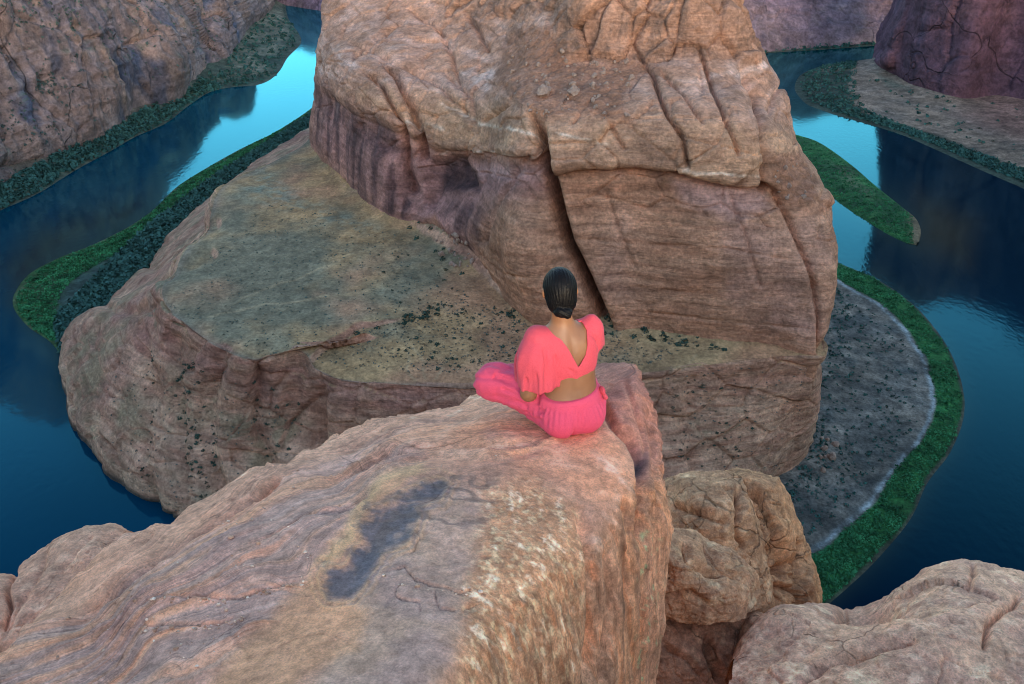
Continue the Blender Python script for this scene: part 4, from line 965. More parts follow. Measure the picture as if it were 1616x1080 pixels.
T = BANK_L[3]
p = np.concatenate([pick(BANK_L, [(100, 560), (90, 500), (160, 430), (240, 355), (330, 285), (440, 215), (500, 172), (520, 240), (420, 290), (340, 340), (240, 440), (215, 500), (170, 570)], 6500, (T > .13) & (T < .98))])
mass("tamarisk_thicket", "dense blue-green tamarisk thicket along the foot of the terrace, left", p, rng.uniform(1.5, 4.2, len(p)), M_BRUSH, 9, .85)
p = np.concatenate([pick(BANK_L, [(10, 520), (15, 440), (100, 395), (240, 325), (340, 255), (480, 170), (500, 180), (330, 280), (230, 360), (190, 440), (120, 545)], 5200, (T > .03) & (T < .42))])
mass("reed_bed", "bright green reeds at the water's edge on the left point", p, rng.uniform(.7, 1.6, len(p)), M_REED, 6, .7, 20)
K = BANK_R[3]
p = pick(BANK_R, [(1300, 380), (1400, 420), (1540, 560), (1540, 700), (1450, 860), (1280, 990), (1240, 960), (1300, 440)], 6200, (K > .05) & (K < 1.0 + .25 * fbm(BANK_R[0], (.05,) * 3, 3, 900)) & (fbm(BANK_R[0], (.06,) * 3, 3, 901) > -.28))
mass("reed_bed", "long green reed belt curving along the right-hand bank", p, rng.uniform(.4, 1.0, len(p)) * (1 + .9 * (rng.uniform(0, 1, len(p)) > .93)), M_REED, 6, .8, 40)
p = np.concatenate([pick(BANK_R, [(1320, 430), (1400, 480), (1470, 640), (1400, 800), (1300, 930), (1240, 830), (1260, 700), (1300, 600)], 520, K > 1.5), pick(BANK_R, [(1300, 440), (1345, 470), (1320, 600), (1310, 700), (1260, 800), (1230, 800), (1290, 600)], 260, K > 1.3)])
mass("flood_plain_scrub", "dark low scrub dotting the grey flat inside the right bend", p, rng.uniform(.5, 1.5, len(p)), M_BRUSH, 8, .6, 60)
V_ = ISLE[3]
p = pick(ISLE, [(1230, 200), (1300, 220), (1440, 330), (1440, 390), (1330, 340), (1230, 260)], 2200, (V_ > 2.2) & (V_ < 6))
mass("island_reeds", "green reeds and low growth covering the river island", p, rng.uniform(.5, 1.5, len(p)), M_REED, 6, .6, 80)
T = SHORE_L[3]
p = np.concatenate([pick(SHORE_L, [(-10, 400), (-10, 250), (120, 220), (260, 150), (330, 110), (350, 150), (250, 210), (120, 280)], 1500, (T > .04) & (T < .7)), pick(SHORE_L, [(320, 150), (360, 90), (420, 20), (480, 40), (480, 70), (440, 120)], 420, (T > .04) & (T < .95))])
mass("shore_brush", "dark green brush along the foot of the left canyon wall", p, rng.uniform(1.6, 4.0, len(p)), M_BRUSH, 8, .8, 100)
T = BAR_R[3]
p = np.concatenate([pick(BAR_R, [(1250, 120), (1300, 104), (1350, 98), (1350, 140), (1365, 172), (1430, 205), (1300, 185), (1250, 150)], 700, (T > .04)), pick(BAR_R, [(1290, 170), (1400, 190), (1620, 270), (1620, 310), (1450, 235), (1300, 190)], 800, (T > .03) & (T < .22)), pick(BAR_R, [(1360, 100), (1620, 140), (1620, 280), (1400, 200)], 60, (T > .2))])
mass("bar_brush", "dark brush along the far right sand bar", p, rng.uniform(1.4, 3.4, len(p)), M_BRUSH, 8, .8, 120)
p = pick(SHORE_B, [(1100, 60), (1420, 50), (1420, 90), (1100, 110)], 420, (SHORE_B[3] > .04))
mass("far_shore_brush", "thin line of dark brush along the far shore behind the butte", p, rng.uniform(2, 4.2, len(p)), M_BRUSH, 8, .8, 140)
nz = LEFT[3]
p = np.concatenate([pick(LEFT, [(0, 0), (380, 0), (380, 60), (280, 150), (0, 290)], 330, nz > .25), pick(LEFT, [(0, 0), (130, 0), (130, 50), (0, 40)], 80), pick(LEFT, [(60, 110), (90, 110), (85, 150), (40, 150)], 60)])
mass("wall_brush", "scattered green brush on ledges of the left canyon wall", p, rng.uniform(.9, 2.6, len(p)), M_SAGE, 8, .7, 160)
fm = MESA[3]
p = np.concatenate([pick(MESA, [(260, 480), (420, 320), (600, 350), (760, 480), (1100, 540), (1000, 590), (620, 590), (400, 560)], 2000, fm > .5), pick(MESA, [(180, 560), (330, 560), (480, 680), (420, 790), (260, 810), (150, 700)], 420), pick(MESA, [(1050, 580), (1290, 580), (1240, 740), (1060, 740)], 260)])
mass("terrace_sage", "tiny grey-green sage tufts strewn over the terrace", p, rng.uniform(.25, .7, len(p)), M_SAGE, 7, .6, 180)

# countable shrubs, each its own object
shrub_mesh = []
for k in range(6):
    v, f = clump_verts(26, .75, 200 + k, .36)
    o = raw_mesh("shrub", v, f, None, M_SHRUB, smooth=False); shrub_mesh.append(o.data); COL.objects.unlink(o); bpy.data.objects.remove(o)
def shrubs(pts, lo, hi, label, group):
    for i, p_ in enumerate(pts):
        o = bpy.data.objects.new("shrub", shrub_mesh[i % 6]); COL.objects.link(o)
        s = rng.uniform(lo, hi); o.location = p_ + A([0, 0, -.1 * s]); o.scale = (s, s, s * rng.uniform(.7, 1.0)); o.rotation_euler = (0, 0, rng.uniform(0, 6.28))
        tag(o, label, "shrub", group)
shrubs(pick(MESA, [(800, 486), (860, 490), (960, 500), (1000, 512), (960, 530), (850, 512), (800, 500)], 34, fm > .4), 1.0, 2.2, "low dark shrub against the foot of the butte, near the great cleft", "shrubs at the foot of the butte")
shrubs(pick(MESA, [(1000, 514), (1130, 536), (1160, 556), (1080, 548), (1000, 532)], 26, fm > .3), .9, 2.0, "low dark shrub on the strip of terrace under the butte's right face", "shrubs under the right face")
shrubs(pick(MESA, [(545, 520), (640, 490), (700, 480), (690, 500), (600, 524), (550, 532)], 15, fm > .4), 1.4, 2.4, "large dark round shrub on the step between the two terrace lobes", "shrubs on the terrace step")
shrubs(pick(MESA, [(590, 400), (640, 400), (740, 470), (820, 500), (820, 560), (700, 590), (620, 560), (650, 500), (600, 450)], 85, fm > .4), .6, 1.3, "small dark shrub scattered over the middle of the terrace", "shrubs over the middle of the terrace")
shrubs(pick(MESA, [(640, 345), (690, 350), (720, 400), (740, 450), (720, 450), (690, 410), (650, 370)], 12), 1.0, 2.0, "green shrub among the rubble below the dark alcove", "shrubs by the rubble")
shrubs(pick(MESA, [(285, 560), (320, 580), (345, 680), (350, 770), (320, 800), (285, 720), (270, 620)], 60), .7, 1.6, "shrub in the broad gully down the left dome of the terrace", "shrubs in the broad gully")
shrubs(pick(MESA, [(225, 540), (240, 540), (250, 640), (238, 770), (218, 760), (222, 640)], 18), .6, 1.2, "shrub in the narrow joint left of the broad gully", "shrubs in the narrow joint")
shrubs(pick(MESA, [(400, 590), (440, 600), (500, 660), (480, 720), (410, 740), (400, 660)], 22), .7, 1.4, "shrub on the slope under the terrace rim, right of the gully", "shrubs under the rim")
shrubs(pick(MESA, [(1060, 600), (1110, 590), (1200, 660), (1180, 720), (1090, 740), (1060, 700)], 48), .5, 1.1, "small shrub on the bare slope below the butte's right end", "shrubs on the bare slope")

# fallen stones
M_STONE = bpy.data.materials.new("fallen_stone"); M_STONE.use_nodes = True
N = M_STONE.node_tree.nodes; L = M_STONE.node_tree.links; bs_ = N["Principled BSDF"]; bs_.inputs["Roughness"].default_value = .9
tx = N.new("ShaderNodeTexNoise"); tx.inputs["Scale"].default_value = .6; tx.inputs["Detail"].default_value = 5
ge = N.new("ShaderNodeNewGeometry"); L.new(ge.outputs["Position"], tx.inputs["Vector"])
rp = N.new("ShaderNodeValToRGB"); rp.color_ramp.elements[0].color = (.24, .145, .10, 1); rp.color_ramp.elements[1].color = (.42, .28, .20, 1); rp.color_ramp.elements[0].position = .35; rp.color_ramp.elements[1].position = .65
L.new(tx.outputs[0], rp.inputs[0]); L.new(rp.outputs[0], bs_.inputs["Base Color"])
stone_mesh = []
for k in range(6):
    bm = bmesh.new(); bmesh.ops.create_icosphere(bm, subdivisions=2, radius=1)
    vv = A([v.co[:] for v in bm.verts]); dd = 1 + .38 * noise(vv, (1.1,) * 3, 700 + k) + .12 * noise(vv, (3,) * 3, 720 + k)
    for v, q_, s_ in zip(bm.verts, vv, dd): v.co = q_ * s_ * A([1.1, .9, .75])
    me = bpy.data.meshes.new("boulder"); bm.to_mesh(me); bm.free(); me.materials.append(M_STONE); stone_mesh.append(me)
def stones(pts, lo, hi, label, group=None, name="fallen_boulder"):
    for i, p_ in enumerate(pts):
        o = bpy.data.objects.new(name, stone_mesh[i % 6]); COL.objects.link(o)
        s = lo + (hi - lo) * rng.uniform(0, 1) ** 2; o.location = p_ + A([0, 0, .25 * s]); o.scale = (s, s * rng.uniform(.7, 1.2), s); o.rotation_euler = tuple(rng.uniform(0, 6.28, 3))
        tag(o, label, "rock", group)
stones(pick(BUTTE, [(852, 142), (862, 142), (862, 150), (852, 150)], 1), 4.2, 4.2, "largest round boulder lying on the debris slope of the butte")
stones(pick(BUTTE, [(899, 146), (908, 146), (908, 153), (899, 153)], 1), 3.2, 3.2, "second largest boulder on the debris slope, right of the largest one")
stones(pick(BUTTE, [(800, 60), (870, 50), (900, 100), (1010, 95), (990, 160), (1000, 195), (900, 180), (850, 190), (800, 140)], 85), .5, 1.7, "small stone strewn over the debris slope high on the butte", "stones on the upper debris slope")
stones(np.concatenate([pick(BUTTE, [(680, 360), (735, 370), (750, 425), (720, 425), (685, 395)], 34), pick(MESA, [(680, 370), (735, 380), (750, 425), (720, 425), (685, 400)], 20)]), .7, 2.2, "broken stone in the rubble heap below the dark alcove", "stones of the rubble heap")
stones(pick(BUTTE, [(1222, 250), (1260, 245), (1288, 290), (1280, 318), (1240, 330), (1218, 290)], 40), .6, 1.7, "broken stone on the bench at the butte's right shoulder", "stones on the right shoulder")
stones(pick(BANK_R, [(1295, 690), (1320, 690), (1315, 740), (1295, 745)], 9), 1.2, 3.0, "fallen block on the grey flat beside the foot of the butte", "blocks on the grey flat")

# grit and pebbles caught in the hollows of the ledge, and one pale stone in the cleft
gp = np.concatenate([pick(LEDGE, [(215, 990), (345, 985), (390, 968), (390, 978), (345, 996), (215, 1000)], 60), pick(LEDGE, [(238, 940), (345, 946), (480, 918), (480, 926), (345, 956), (238, 950)], 60),
                     pick(LEDGE, [(60, 1000), (300, 850), (480, 735), (700, 700), (800, 720), (620, 760), (500, 900), (330, 1070), (100, 1078)], 130), pick(LEDGE, [(600, 905), (760, 930), (760, 945), (620, 925)], 25)])
tv_ = A([v.co[:] for v in stone_mesh[0].vertices]); tf_ = A([p_.vertices[:] for p_ in stone_mesh[0].polygons])
VV = []; FF = []; gc = []
for i_, p_ in enumerate(gp):
    s_ = .0022 + .006 * rng.uniform(0, 1) ** 4; VV.append(tv_ * s_ * rng.uniform(.7, 1.3, 3) + p_ + A([0, 0, s_ * .4])); FF.append(tf_ + i_ * len(tv_))
    k_ = rng.uniform(0, 1); gc.append(np.tile(mix((.30, .19, .14), (.62, .56, .50), A(k_ ** 2)), (len(tv_), 1)))
grit = raw_mesh("grit", np.concatenate(VV), np.concatenate(FF), np.concatenate(gc), MAT_NEAR); grit["kind"] = "stuff"; grit["label"] = "loose grit and tiny pebbles in the hollows of the ledge"; grit["category"] = "grit"
# ------------------------------------------------------------------ the woman in pink
BASE = at_dist(897, 673, 3.90)
def sd_ell(P, c, r, yaw=0.0, pitch=0.0):
    q = P - A(c, np.float32)
    cy, sy = math.cos(yaw), math.sin(yaw)
    x = q[..., 0] * cy + q[..., 1] * sy; y = -q[..., 0] * sy + q[..., 1] * cy; z = q[..., 2]
    if pitch:
        cp, sp_ = math.cos(pitch), math.sin(pitch); y, z = y * cp + z * sp_, -y * sp_ + z * cp
    k0 = np.sqrt((x / r[0]) ** 2 + (y / r[1]) ** 2 + (z / r[2]) ** 2); k1 = np.sqrt((x / r[0] ** 2) ** 2 + (y / r[1] ** 2) ** 2 + (z / r[2] ** 2) ** 2) + 1e-6
    return k0 * (k0 - 1) / k1
def sd_cap(P, a, b, ra, rb):
    a = A(a, np.float32); b = A(b, np.float32); ab = b - a
    t = np.clip(((P - a) @ ab) / ab.dot(ab), 0, 1)
    d = P - a - t[..., None] * ab
    return np.sqrt((d * d).sum(-1)) - (ra + (rb - ra) * t)
def smin(a, b, k):
    hh = np.clip(.5 + .5 * (b - a) / k, 0, 1)
    return b + (a - b) * hh - k * hh * (1 - hh)
def union(parts):
    d = None
    for s, k in parts: d = s if d is None else smin(d, s, k)
    return d
def iso_grid(lo, hi, h):
    ax = [np.arange(l, u + h, h, dtype=np.float32) for l, u in zip(lo, hi)]
    return np.stack(np.meshgrid(*ax, indexing='ij'), -1)
def surface_nets(P, f):
    n = A(f.shape); ins = f < 0
    c = [slice(0, -1), slice(1, None)]
    cnt = np.zeros(n - 1, np.int8)
    for i in (0, 1):
        for j in (0, 1):
            for k in (0, 1): cnt += ins[c[i], c[j], c[k]]
    act = (cnt > 0) & (cnt < 8); ids = np.full(n - 1, -1); I = np.argwhere(act); ids[act] = np.arange(len(I))
    acc = np.zeros((len(I), 3)); num = np.zeros(len(I))
    cor = [(i, j, k) for i in (0, 1) for j in (0, 1) for k in (0, 1)]
    for a in cor:
        for ax in range(3):
            if a[ax]: continue
            b = list(a); b[ax] = 1
            ia = tuple((I + a).T); ib = tuple((I + b).T); fa = f[ia]; fb = f[ib]; m = (fa < 0) != (fb < 0)
            t = np.where(m, fa / np.where(m, fa - fb, 1), 0)
            acc += np.where(m[:, None], P[ia] + (P[ib] - P[ia]) * t[:, None], 0); num += m
    V = acc / num[:, None]; F = []
    for ax in range(3):
        o1, o2 = [(1, 2), (2, 0), (0, 1)][ax]
        sl0 = [slice(1, -1)] * 3; sl0[ax] = slice(0, -1); sl1 = [slice(1, -1)] * 3; sl1[ax] = slice(1, None)
        A0 = ins[tuple(sl0)]; B0 = ins[tuple(sl1)]
        for sgn in (0, 1):
            E = np.argwhere((A0 & ~B0) if sgn == 0 else (~A0 & B0))
            if len(E) == 0: continue
            E = E + 1; E[:, ax] -= 1
            e1 = np.zeros(3, int); e1[o1] = 1; e2 = np.zeros(3, int); e2[o2] = 1
            q = [ids[tuple((E - e1 - e2).T)], ids[tuple((E - e2).T)], ids[tuple(E.T)], ids[tuple((E - e1).T)]]
            F.append(np.stack(q if sgn == 0 else q[::-1], -1))
    F = np.concatenate(F); F = F[(F >= 0).all(1)]
    return V, F

YAW = math.radians(22)                       # she faces away and a little to the left
fx, fy = -math.sin(YAW), math.cos(YAW); rx, ry = math.cos(YAW), math.sin(YAW)
def bp(r, f, z, o=(0, 0)): return (o[0] + r * rx + f * fx, o[1] + r * ry + f * fy, z)
hipL, kneeL, ankL = (-.085, .02, .115), (-.355, .16, .145), (.0, .36, .065)
hipR, kneeR, ankR = (.075, .05, .110), (.045, .43, .105), (-.16, .34, .06)
shL, elL, wrL = (-.150, -.005, .455), (-.188, -.020, .190), (-.08, .25, .19)
shR, elR, wrR = (.085, .075, .455), (.085, .17, .25), (.02, .34, .19)
HEAD = (-.055, .020, .694); HY = .16
def body_sdf(P):
    parts = [(sd_ell(P, (.0, .01, .115), (.155, .12, .12), YAW), .03), (sd_ell(P, (.005, .005, .235), (.118, .085, .12), YAW), .05),
             (sd_ell(P, (-.008, .015, .36), (.125, .086, .12), YAW), .05), (sd_ell(P, (-.025, .018, .430), (.14, .078, .085), YAW), .04),
             (sd_cap(P, bp(-.115, .02, .462, (-.03, .01)), bp(.115, .02, .462, (-.03, .01)), .045, .045), .05),
             (sd_cap(P, (-.036, .012, .47), (-.050, .012, .63), .052, .042), .05),
             (sd_ell(P, HEAD, (.066, .084, .087), HY), .02), (sd_ell(P, (HEAD[0] - .045 * math.sin(HY), HEAD[1] + .045, .645), (.050, .055, .055), HY), .03)]
    def hp(r, f, z): return (HEAD[0] + r * math.cos(HY) - f * math.sin(HY), HEAD[1] + r * math.sin(HY) + f * math.cos(HY), HEAD[2] + z)
    parts += [(sd_cap(P, hp(0, .080, .0), hp(0, .104, -.030), .009, .014), .012), (sd_cap(P, hp(-.018, .086, -.062), hp(.018, .086, -.062), .009, .009), .01), (sd_cap(P, hp(-.035, .078, .018), hp(.035, .078, .018), .012, .012), .014)]
    for s in (-1, 1): parts.append((sd_ell(P, hp(s * .069, -.002, -.012), (.010, .018, .030), HY + s * .3), .006))
    for sh, el, wr in ((shL, elL, wrL), (shR, elR, wrR)):
        parts += [(sd_cap(P, sh, el, .044, .036), .02), (sd_cap(P, el, wr, .036, .024), .012)]
        w = A(wr); d = A(wr) - A(el); d /= np.linalg.norm(d); sd_ = np.cross(d, (0, 0, 1)); sd_ /= np.linalg.norm(sd_)
        palm = w + d * .07; parts.append((sd_cap(P, w + d * .02, palm, .026, .030), .012))
        for q, ln in zip((-.027, -.009, .009, .027), (.055, .068, .072, .062)):
            k0 = palm + sd_ * q; k1 = k0 + d * ln * .55 + A([0, 0, .004]); k2 = k1 + d * ln * .4 + A([0, 0, -.018])
            parts += [(sd_cap(P, k0, k1, .0095, .009), .004), (sd_cap(P, k1, k2, .009, .008), .003)]
        th = w + d * .03 - sd_ * .026 * (1 if wr is wrR else -1); parts.append((sd_cap(P, th, th + d * .05 - sd_ * .02 * (1 if wr is wrR else -1), .011, .009), .006))
    for hpj, kn, an in ((hipL, kneeL, ankL), (hipR, kneeR, ankR)):
        parts += [(sd_cap(P, hpj, kn, .078, .055), .03), (sd_cap(P, kn, an, .05, .033), .02)]
        d = A(an) - A(kn); d /= np.linalg.norm(d); parts.append((sd_cap(P, an, A(an) + d * .10 + A([0, .06, -.02]), .035, .026), .015))
    d = union(parts)
    def along(a, b): return np.maximum(sd_cap(P, a, b, 0, 0), 0)
    d = d + .007 * np.exp(-(along(bp(0, -.095, .24), bp(0, -.07, .50, (-.03, .01))) / .013) ** 2)            # furrow of the spine
    for s in (-1, 1): d = d - .0045 * np.exp(-(along(bp(s * .05, -.07, .46, (-.02, .01)), bp(s * .075, -.07, .39, (-.015, .01))) / .024) ** 2)   # shoulder blades
    return d

P = iso_grid((-.47, -.22, -.02), (.30, .60, .84), .0085)
f = body_sdf(P); V, F = surface_nets(P, f)
M_SKIN = bpy.data.materials.new("skin"); M_SKIN.use_nodes = True; b = M_SKIN.node_tree.nodes["Principled BSDF"]
b.inputs["Base Color"].default_value = (.30, .13, .06, 1); b.inputs["Roughness"].default_value = .5; b.inputs["Subsurface Weight"].default_value = .12; b.inputs["Subsurface Radius"].default_value = (.012, .005, .003); b.inputs["Subsurface Scale"].default_value = .5
nt = M_SKIN.node_tree; tx = nt.nodes.new("ShaderNodeTexNoise"); tx.inputs["Scale"].default_value = 14; tx.inputs["Detail"].default_value = 4
rp = nt.nodes.new("ShaderNodeValToRGB"); rp.color_ramp.elements[0].color = (.235, .098, .042, 1); rp.color_ramp.elements[1].color = (.285, .125, .057, 1); rp.color_ramp.elements[0].position = .35; rp.color_ramp.elements[1].position = .65
gg = nt.nodes.new("ShaderNodeNewGeometry"); nt.links.new(gg.outputs["Position"], tx.inputs["Vector"]); nt.links.new(tx.outputs[0], rp.inputs[0]); nt.links.new(rp.outputs[0], b.inputs["Base Color"])
person = raw_mesh("person", V, F, None, M_SKIN)
person.location = BASE
tag(person, "woman in a pink top and trousers sitting cross-legged on the rock ledge, seen from behind", "person")

def cloth_material(name, rgb, dark):
    m = bpy.data.materials.new(name); m.use_nodes = True; nt = m.node_tree; N = nt.nodes; L = nt.links; b = N["Principled BSDF"]
    b.inputs["Roughness"].default_value = .85; b.inputs["Specular IOR Level"].default_value = .15; b.inputs["Sheen Weight"].default_value = .08; b.inputs["Sheen Roughness"].default_value = .4
    tc = N.new("ShaderNodeTexCoord"); t = N.new("ShaderNodeTexNoise"); t.inputs["Scale"].default_value = 330; t.inputs["Detail"].default_value = 2
    mp = N.new("ShaderNodeMapping"); mp.inputs["Scale"].default_value = (1, 1, .45); L.new(tc.outputs["Object"], mp.inputs[0]); L.new(mp.outputs[0], t.inputs["Vector"])
    r = N.new("ShaderNodeValToRGB"); r.color_ramp.elements[0].color = dark + (1,); r.color_ramp.elements[1].color = rgb + (1,); r.color_ramp.elements[0].position = .3; r.color_ramp.elements[1].position = .55
    L.new(t.outputs[0], r.inputs[0]); L.new(r.outputs[0], b.inputs["Base Color"])
    bpn = N.new("ShaderNodeBump"); bpn.inputs["Strength"].default_value = .4; bpn.inputs["Distance"].default_value = .0015; L.new(t.outputs[0], bpn.inputs["Height"]); L.new(bpn.outputs[0], b.inputs["Normal"])
    return m
M_TOP = cloth_material("coral_gauze", (.63, .080, .105), (.53, .055, .075)); M_PANT = cloth_material("pink_gauze", (.74, .085, .15), (.62, .06, .11))

# loose cropped top: back and front panel, two fluttering sleeves, deep V cut at the back
P = iso_grid((-.30, -.20, .20), (.25, .22, .60), .0050)
f = union([(sd_ell(P, (-.008, .015, .35), (.137, .098, .14), YAW), .03), (sd_ell(P, (-.025, .018, .430), (.152, .090, .090), YAW), .04), (sd_cap(P, bp(-.12, .015, .468, (-.03, .01)), bp(.12, .015, .468, (-.03, .01)), .053, .053), .03)])
Wp = P + BASE.astype(np.float32)
sx, sy = proj(Wp)
hem = .288 + .003 * np.sin(P[..., 0] * 40)
f = f + .004 * fbm(P, (26, 26, 9), 3, 800)
f = np.maximum(f, hem - P[..., 2])
def fold(a, b, r, dpt):
    global f
    f = f + 1.5 * dpt * np.exp(-(np.maximum(sd_cap(P, a, b, 0, 0), 0) / r) ** 2)
def sleeve(sh, end, r0, r1, zcut, seed, amp):
    d = smin(sd_cap(P, sh, end, r0, r1), sd_ell(P, ((sh[0] + end[0]) / 2 - .004, (sh[1] + end[1]) / 2 - .01, sh[2] * .45 + end[2] * .55), (r1 * .98, r1 * .98, .12)), .03)
    ang = np.arctan2(P[..., 1] - (sh[1] + end[1]) / 2, P[..., 0] - (sh[0] + end[0]) / 2)
    run = sstep(sh[2] + .03, end[2], P[..., 2])
    d = d - amp * run * (np.sin(ang * 7 + seed + P[..., 2] * 14) + .6 * np.sin(ang * 11 + 2 * seed - P[..., 2] * 9))
    d = d + .003 * fbm(P, (24, 24, 9), 3, 802)
    return np.maximum(d, zcut + .0025 * np.sin(ang * 9 + seed) - P[..., 2])
f = smin(f, sleeve((-.150, -.005, .468), (-.146, -.045, .275), .058, .098, .258, 1.0, .0065), .007)
f = smin(f, sleeve((.092, .08, .465), (.105, .095, .385), .054, .050, .378, 2.2, .002), .02)
for a_, b_, r_, d_ in [((-.12, -.09, .45), (-.115, -.145, .27), .010, .008), ((-.19, -.06, .44), (-.20, -.13, .27), .010, .008), ((-.075, -.08, .42), (-.075, -.13, .30), .008, .003), ((-.235, -.02, .42), (-.245, -.06, .27), .010, .008),
                       ((-.02, -.075, .36), (.03, -.09, .31), .008, .005), ((.08, -.045, .42), (.05, -.085, .33), .008, .006), ((.10, .01, .47), (.14, .03, .38), .008, .006), ((-.15, -.11, .40), (-.155, -.15, .27), .008, .006)]:
    fold(a_, b_, r_, d_)
vcut = poly_sd(sx, sy, [(913, 580), (897, 551), (884, 533), (868, 516), (858, 470), (905, 470), (903, 492), (915, 503), (925, 520), (927, 545), (924, 560)]) / 345.0
near = -(P[..., 0] * fx + P[..., 1] * fy) + .03                    # behind the mid-plane of the shoulders
f = np.maximum(f, np.minimum(vcut, near))
neck = np.hypot(P[..., 0] + .045, P[..., 1] - .05) - .075
f = np.maximum(f, -np.maximum(neck, .50 - P[..., 2]))
V, F = surface_nets(P, f); raw_mesh("blouse", V, F, None, M_TOP, parent=person)

P = iso_grid((-.48, -.20, -.015), (.26, .58, .27), .0055)
f = union([(sd_ell(P, (.002, .005, .105), (.168, .132, .125), YAW), .03), (sd_ell(P, (.004, .005, .185), (.134, .102, .08), YAW), .04),
           (sd_ell(P, bp(-.062, -.055, .082), (.088, .085, .085), YAW), .03), (sd_ell(P, bp(.062, -.055, .082), (.088, .085, .085), YAW), .03)])
f = np.maximum(f, P[..., 2] - .198 - .012 * (P[..., 0] * rx + P[..., 1] * ry) / .13)
f = union([(f, 0), (sd_cap(P, hipL, (-.345, .155, .150), .100, .086), .04), (sd_cap(P, (-.345, .155, .14), (-.10, .33, .085), .086, .070), .03), (sd_cap(P, hipR, kneeR, .09, .072), .03), (sd_cap(P, kneeR, (-.08, .37, .07), .075, .06), .03)])
band = np.exp(-((P[..., 2] - .182) / .016) ** 2)
ang = np.arctan2(P[..., 1] - .005, P[..., 0])
torso_z = sstep(.155, .06, P[..., 2])
gather = np.sin(ang * 40 + 3 * fbm(P, (9, 9, 9), 2, 815)) * .0026 * sstep(.168, .150, P[..., 2]) * sstep(.04, .13, P[..., 2]) * (np.hypot(P[..., 0], P[..., 1]) < .2)
f = f - .004 * band - gather
leg = sstep(-.10, -.17, P[..., 0])
la = A(hipL); lb = A((-.345, .155, .150)) - la; ll = np.linalg.norm(lb); lb = lb / ll
tl = (P - la.astype(np.float32)) @ lb.astype(np.float32); pr = P - la.astype(np.float32) - tl[..., None] * lb.astype(np.float32)
Q = np.concatenate([pr[..., :2] * 1.0, (pr[..., 2:] + .35 * tl[..., None])], -1)
f = f + leg * (.011 * ridged(Q, (15, 15, 15), 2, 811) - .004) + (.004 * leg + .0025) * fbm(P, (28, 28, 12), 3, 810)
# deep folds at the hip crease and under the knee
def fold(a, b, r, dpt):
    global f
    f = f + 1.5 * dpt * np.exp(-(np.maximum(sd_cap(P, a, b, 0, 0), 0) / r) ** 2)
fold((-.135, -.02, .20), (-.155, -.085, .10), .012, .008); fold((-.12, .03, .2), (-.17, -.02, .16), .011, .014); fold((-.19, -.02, .12), (-.30, .06, .16), .010, .008); fold((-.16, -.07, .05), (-.29, .04, .075), .010, .008); fold((-.10, -.13, .13), (-.125, -.13, .04), .008, .006)
fold((-.14, -.05, .17), (-.31, .08, .215), .013, .010); fold((-.12, -.085, .135), (-.33, .05, .125), .013, .010); fold((-.20, -.04, .17), (-.36, .10, .18), .010, .008); fold((-.13, -.09, .09), (-.24, .0, .04), .012, .010); fold((-.33, .09, .23), (-.40, .14, .10), .012, .008)
cleft = np.abs((P[..., 0] - .012) * rx + (P[..., 1] + .12) * ry); f = f + .010 * np.exp(-(cleft / .012) ** 2) * sstep(.11, .03, P[..., 2]) * (P[..., 1] < -.05)
f = np.maximum(f, -.012 - P[..., 2])
V, F = surface_nets(P, f); raw_mesh("trousers", V, F, None, M_PANT, parent=person)
P = iso_grid((.10, -.08, .14), (.20, .06, .24), .0035)
f = np.minimum(sd_ell(P, (.148, -.005, .198), (.012, .024, .020), .4), sd_cap(P, (.15, -.01, .195), (.165, -.015, .165), .008, .011))
V, F = surface_nets(P, f); raw_mesh("waist_tie", V, F, None, M_TOP, parent=person)

# sleek black hair with a low knot
P = iso_grid((-.17, -.15, .53), (.08, .16, .82), .0034)
cap_ = sd_ell(P, (HEAD[0], HEAD[1] - .004, HEAD[2] + .006), (.0735, .092, .092), HY)
hfx, hfy = -math.sin(HY), math.cos(HY)
fr = (P[..., 0] - HEAD[0]) * hfx + (P[..., 1] - HEAD[1]) * hfy; sd2 = np.abs((P[..., 0] - HEAD[0]) * math.cos(HY) + (P[..., 1] - HEAD[1]) * math.sin(HY)); up_ = P[..., 2] - HEAD[2]
cutf = np.maximum(fr - .028 - .9 * np.maximum(up_ - .02, 0) * 1.0 - .35 * np.maximum(.06 - sd2, 0), 0)
face = (fr - .03 - .9 * np.maximum(up_, -.03)) * .7
low_ = (-up_ - .075 + .5 * np.maximum(fr + .05, 0)) * .85
h1 = np.maximum(np.maximum(cap_, face), low_)
h1 = np.maximum(h1, np.minimum(np.minimum(fr + .012, -up_ - .004), -((P[..., 0] - HEAD[0]) * math.cos(HY)) - .02) * .8)          # the ear stays free
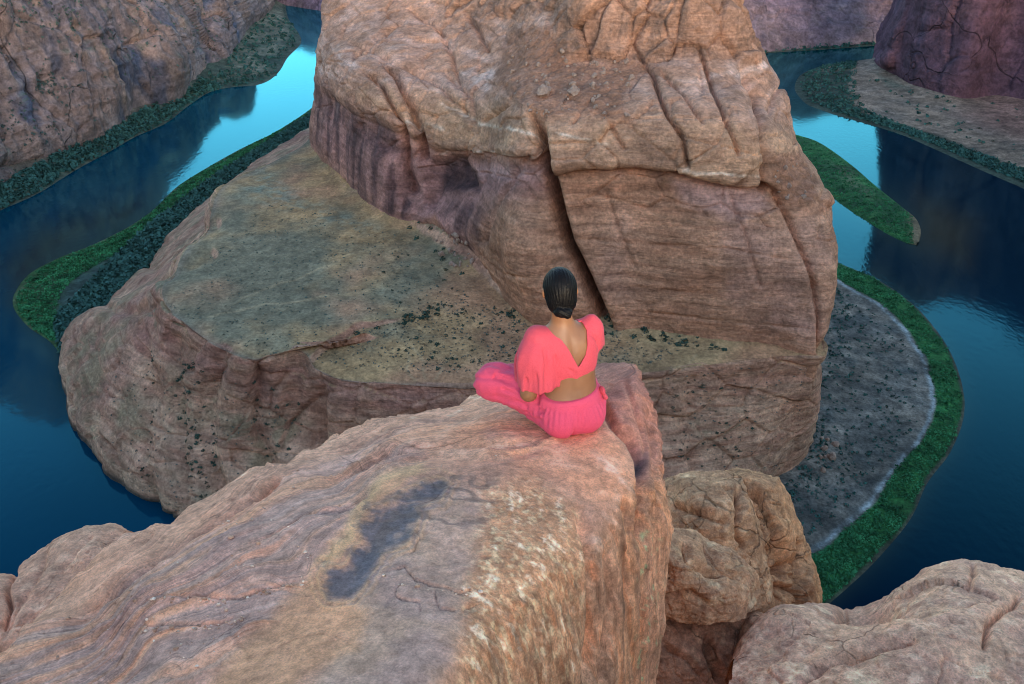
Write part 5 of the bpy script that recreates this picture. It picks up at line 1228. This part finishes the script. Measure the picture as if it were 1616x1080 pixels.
knot = (HEAD[0] - .088 * hfx - .002, HEAD[1] - .088 * hfy, HEAD[2] - .070)
bun = np.minimum(sd_ell(P, knot, (.042, .028, .024), HY), sd_cap(P, (knot[0] - .014, knot[1] - .008, knot[2] + .006), (knot[0] + .018, knot[1] - .008, knot[2] - .008), .021, .019))
nape = sd_ell(P, (HEAD[0] - .052 * hfx, HEAD[1] - .052 * hfy, HEAD[2] - .045), (.060, .042, .055), HY)
ax_ = A([knot[0] - HEAD[0], knot[1] - HEAD[1], knot[2] - HEAD[2] - .03]); ax_ /= np.linalg.norm(ax_)
e1 = np.cross(ax_, (0, 0, 1)); e1 /= np.linalg.norm(e1); e2 = np.cross(ax_, e1); rel = P - A(HEAD, np.float32)
phi = np.arctan2(rel @ e2.astype(np.float32), rel @ e1.astype(np.float32))
comb = .0011 * np.sin(phi * 38 + 2 * fbm(P, (12,) * 3, 2, 820)) + .0008 * np.sin(phi * 71)
f = smin(smin(h1, nape, .03) + comb, bun + .0012 * np.sin((P[..., 0] * .6 + P[..., 2]) * 500), .006)
V, F = surface_nets(P, f)
M_HAIR = bpy.data.materials.new("black_hair"); M_HAIR.use_nodes = True; nt = M_HAIR.node_tree; N = nt.nodes; b = N["Principled BSDF"]
b.inputs["Base Color"].default_value = (.004, .0035, .004, 1); b.inputs["Roughness"].default_value = .48; b.inputs["Specular IOR Level"].default_value = .12
tc = N.new("ShaderNodeTexCoord"); mp = N.new("ShaderNodeMapping"); mp.inputs["Scale"].default_value = (130, 130, 10); t = N.new("ShaderNodeTexNoise"); t.inputs["Scale"].default_value = 1; t.inputs["Detail"].default_value = 2
nt.links.new(tc.outputs["Object"], mp.inputs[0]); nt.links.new(mp.outputs[0], t.inputs["Vector"]); bn = N.new("ShaderNodeBump"); bn.inputs["Strength"].default_value = .45; bn.inputs["Distance"].default_value = .006
nt.links.new(t.outputs[0], bn.inputs["Height"]); nt.links.new(bn.outputs[0], b.inputs["Normal"])
raw_mesh("hair", V, F, None, M_HAIR, parent=person)
